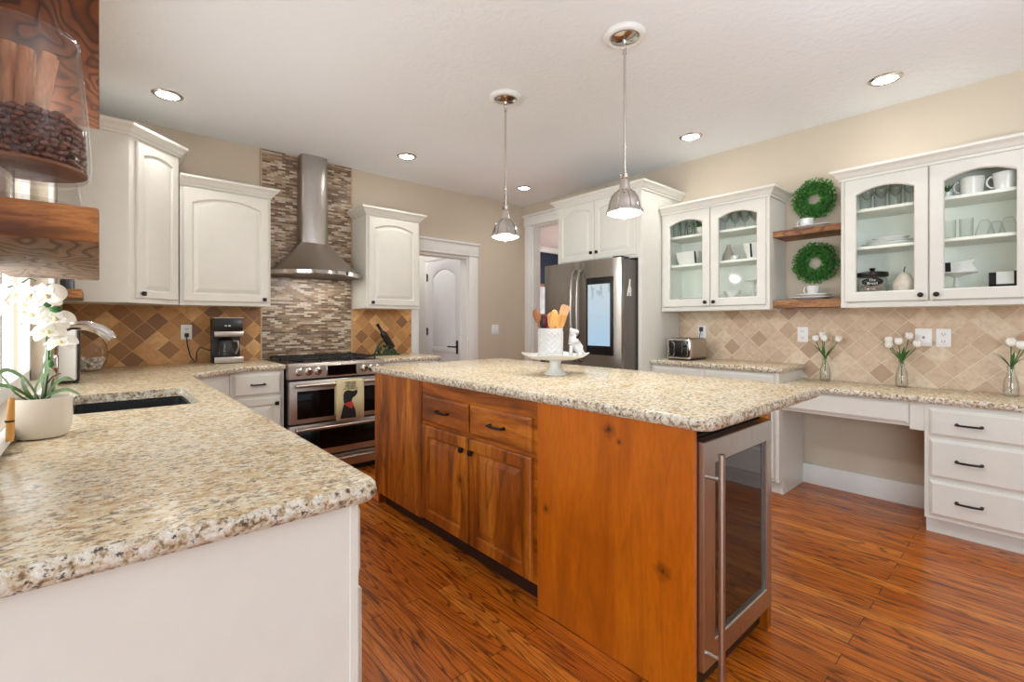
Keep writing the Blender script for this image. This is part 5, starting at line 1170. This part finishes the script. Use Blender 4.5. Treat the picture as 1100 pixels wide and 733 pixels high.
for pts, w in (([(-.005, .0, .10), (-.03, -.01, .16), (-.075, -.02, .19), (-.115, -.02, .165)], .008), ([(-.008, -.01, .10), (-.04, -.03, .14), (-.09, -.04, .15), (-.13, -.05, .13)], .007), ([(.0, .0, .10), (.012, 0, .17), (.016, 0, .23), (.020, .0, .285)], .0085), ([(.004, 0, .10), (.022, -.01, .17), (.028, 0, .22), (.03, 0, .25)], .007),
               ([(.01, 0, .10), (.04, -.01, .14), (.075, -.01, .165), (.10, -.01, .158)], .006), ([(.012, -.01, .10), (.05, -.02, .125), (.09, -.02, .135), (.135, -.03, .122)], .0055), ([(.0, .01, .10), (-.02, .02, .17), (-.012, .03, .22), (.008, .03, .25)], .006), ([(-.01, -.02, .10), (-.03, -.04, .13), (-.05, -.05, .17), (-.085, -.05, .20)], .006), ([(.005, -.02, .10), (.02, -.035, .14), (.045, -.04, .175), (.075, -.04, .19)], .007),
               ([(.0, -.015, .10), (-.012, -.03, .14), (-.016, -.035, .175)], .013), ([(.014, 0, .10), (.03, .0, .13), (.034, 0, .165)], .012)):
    strap(pts, w)
def stem(pts, r=.0028, name='stem', mat='orchidleaf'):
    m = MB(); m.tube([O(*p) for p in pts], r, 7); return m.build(name, mat, t)
stem([(.008, 0, .10), (.018, 0, .20), (.022, 0, .30), (.02, 0, .35), (.008, 0, .375), (-.012, -.005, .405), (-.045, -.01, .425), (-.09, -.012, .415)], .0026)
stem([(.0, .01, .10), (.0, .015, .2), (-.002, .015, .27), (.004, .012, .33)], .0024)
for a, b_ in (((.021, 0, .315), (.048, -.012, .33)), ((.02, 0, .345), (.0, -.012, .33)), ((.005, 0, .395), (.035, -.015, .402)), ((-.012, -.005, .435), (-.04, -.015, .428)), ((.018, 0, .25), (.05, -.012, .265))): stem([a, ((a[0]+b_[0])/2, (a[1]+b_[1])/2, max(a[2], b_[2])+.006), b_], .0017, 'stalk')
stem([(.015, 0, .15), (.04, -.01, .17), (.062, -.012, .178)], .002, 'stalk', plain('grey_brown_twig', srgb(92, 84, 66), .7))
def bloom(c, tilt, yaw, s_=1):
    C = O(*c); R = (Matrix.Rotation(yaw, 3, 'Z') @ Matrix.Rotation(tilt, 3, 'X')); f = -uf; right = ur
    B = Matrix((right, f, Vector((0, 0, 1)))).transposed() @ R
    m = MB()
    for an, L, w in ((PI/2, .036, .014), (PI/2+2.25, .035, .013), (PI/2-2.25, .035, .013), (PI/2+1.2, .040, .025), (PI/2-1.2, .040, .025)):
        L *= s_; w *= s_; n = 10; loops = []
        d = Vector((math.cos(an), 0, math.sin(an))); sd = Vector((-math.sin(an), 0, math.cos(an)))
        for i in range(n+1):
            q = i/n; ww = w*max(0, 1-abs(2*(.08+.92*q)-1.08)**2.6)**.6+.0008; bend = Vector((0, .006*math.sin(q*PI)-.008*q*q, 0))*s_
            p = d*L*q+bend
            loops.append([C+B@(p-sd*ww+Vector((0, .004*s_, 0))), C+B@(p+Vector((0, -.0008, 0))), C+B@(p+sd*ww+Vector((0, .004*s_, 0))), C+B@(p+Vector((0, .0012, 0)))])
        m.loft(loops)
    f_ = m.build('flower', 'petal', t)
    m = MB(); m.ell(C+B@Vector((0, .008*s_, -.003)), (.006*s_, .006*s_, .007*s_), 8, 6); m.build('flower_lip', plain('yellow_lip', srgb(232, 218, 168), .5), f_)
for c, ti, ya, s_ in (((.040, -.02, .392), .1, -.2, 1.0), ((-.006, -.018, .388), .25, .3, 1.0), ((-.045, -.02, .395), .2, .2, .95), ((-.098, -.02, .39), .1, .4, 1.0), ((-.05, .01, .37), .1, .2, .9), ((.0, -.02, .335), .75, .1, 1.05), ((.055, -.015, .325), .8, -.5, 1.0), ((.03, -.012, .29), .7, -.6, .95), ((.065, -.012, .262), .85, -.5, .9), ((-.055, .015, .345), .2, .4, .7), ((-.12, .0, .36), .3, .3, .8)): bloom(c, ti, ya, s_)
for c, r in (((.058, -.02, .355), (.014, .006, .009)), ((.026, -.01, .372), (.010, .006, .012)), ((.035, -.01, .205), (.007, .006, .011))):
    m = MB(); m.ell(O(*c), r, 10, 6); m.build('bud', 'leaf2', t)
# faucet behind the sink
t = thing('kitchen_faucet', 'polished chrome kitchen faucet with arched spout over the sink', 'faucet', (-.138, 2.5, .914))
fx, fy = -.138, 2.5
m = MB(); m.lathe([(.028, 0), (.028, .006), (.021, .012), (.019, .12), (.021, .13), (.021, .19), (.017, .2)], (fx, fy, .914), 24); m.build('base', 'chrome', t)
m = MB(); m.tube([(fx, fy, 1.10), (fx+.004, fy, 1.165), (fx+.022, fy, 1.205), (fx+.055, fy, 1.222), (fx+.10, fy, 1.222), (fx+.14, fy, 1.206), (fx+.165, fy, 1.184), (fx+.175, fy, 1.166)], [.018, .018, .018, .018, .019, .021, .0215, .020], 18); m.build('spout', 'chrome', t)
m = MB(); m.tube([(fx, fy+.02, 1.07), (fx, fy+.05, 1.085), (fx+.01, fy+.10, 1.12)], [.010, .008, .006], 10); m.build('lever', 'chrome', t)
# white upright box, glass bowl of pebbles
t = thing('countertop_canister', 'white boxy upright canister with black edge and feet behind the orchid', 'canister', (-.13, 3.42, .914))
MB().box(-.183, -.086, 3.35, 3.52, .928, 1.245, .016, 3).build('body', 'ceramic', t)
MB().box(-.086, -.078, 3.349, 3.521, .93, 1.246, .003).build('edge_trim', 'black', t)
MB().box(-.18, -.08, 3.36, 3.51, .922, .934, .003).build('base', 'black', t)
for x in (-.172, -.092):
    for y in (3.362, 3.505): MB().lathe([(.010, 0), (.012, .004), (.008, .012)], (x, y, .914), 12).build('foot', 'black', t)
t = thing('glass_bowl', 'clear round glass bowl of white pebbles near the tile corner', 'bowl', (-.035, 4.12, .914))
gb = (-.045, 4.12, .914)
MB().lathe([(.04, 0), (.05, .004), (.082, .05), (.092, .11), (.085, .17), (.066, .21), (.064, .21), (.083, .168), (.089, .11), (.079, .052), (.046, .008), (.002, .007)], gb, 32).build('glass_wall', 'jar', t)
m = MB(); rnd = random.Random(21)
for i in range(110):
    z = .016+rnd.random()*.075; R_ = .045+z*.42; r_ = R_*math.sqrt(rnd.random())*.85; a = rnd.uniform(0, 2*PI)
    m.ell((gb[0]+r_*math.cos(a), gb[1]+r_*math.sin(a), gb[2]+z), (.013, .011, .009), 8, 5, Matrix.Rotation(rnd.random()*3, 3, 'X'))
o = tag(m.build('white_pebbles', 'stone', None, (gb[0], gb[1], gb[2]+.01)), 'white pebbles filling the clear glass bowl', 'pebbles'); o['kind'] = 'stuff'
# glass holder with a wooden brush at the picture's edge, checked cloth behind it
t = thing('brush_holder', 'cut glass foot with wooden-handled brush beside the orchid pot', 'brush', (-.185, 1.70, .914))
hx, hy = -.163, 1.655
MB().lathe([(.020, 0), (.024, .004), (.021, .012), (.012, .03), (.012, .036), (.002, .036)], (hx, hy, .914), 10).build('glass_foot', 'jar', t, ang=10)
MB().tube([(hx, hy, .945), (hx+.001, hy+.001, .99), (hx+.003, hy+.004, 1.05)], [.0075, .008, .006], 10).build('handle', 'spoon_light', t)
MB().tube([(hx, hy, .992), (hx, hy, .996)], .0088, 10).build('ring', 'bronze', t)

# ------------------------------------------------------------------ beyond the doorways
t = thing('pantry_shelf_unit', 'white pantry shelving seen through the passage doorway', 'shelving', (2.55, 5.9, 0))
m = MB(); m.box(2.02, 2.04, 5.9, 6.29, 0, 2.3).box(3.2, 3.22, 5.9, 6.29, 0, 2.3).box(2.04, 3.2, 6.27, 6.29, 0, 2.3).build('frame', 'trimwhite', t)
for z in (.3, .65, 1.0, 1.3, 1.6, 1.9): MB().box(2.04, 3.2, 5.9, 6.27, z, z+.025).build('shelf', 'trimwhite', t)
rnd = random.Random(31); pal = [srgb(60, 44, 38), srgb(120, 60, 44), srgb(90, 80, 70), srgb(40, 40, 44), srgb(150, 130, 110)]
pm = [plain('pantry_goods_%s' % n, c_, .5) for n, c_ in zip(('brown', 'red', 'taupe', 'black', 'tan'), pal)]
for zi, z in enumerate((.675, 1.025, 1.325, 1.625)):
    for k in range(5):
        x = 3.135-.105*k; h_ = rnd.uniform(.14, .24); m = MB()
        if (k+zi) % 2: m.lathe([(.035, 0), (.04, .005), (.04, h_*.75), (.028, h_*.85), (.03, h_*.86), (.03, h_), (.002, h_)], (x, 6.0, z), 16); nm_ = 'storage_jar'
        else: m.box(x-.042, x+.042, 5.94, 6.1, z, z+h_, .004); nm_ = 'storage_box'
        sh = ['lowest', 'second lowest', 'second highest', 'highest'][zi]
        tag(m.build(nm_, pm[(k*2+zi) % 5]), '%s pantry %s, %s from the door wall on the %s stocked shelf' % (('brown', 'red', 'taupe', 'black', 'tan')[(k*2+zi) % 5], nm_.split('_')[1], ordn(k), sh), nm_.split('_')[1], 'goods on the pantry shelves')
t = thing('framed_picture', 'brown framed pale picture on the navy wall of the side room', 'picture', (6.3, 6.5, 1.5))
MB().box(5.9, 6.75, 6.50, 6.549, 1.35, 2.0, .006).build('frame', 'spoon_dark', t); MB().box(5.96, 6.69, 6.495, 6.502, 1.41, 1.94).build('print', plain('pale_grey_print', srgb(196, 200, 204), .6, 0, .25, 6), t)
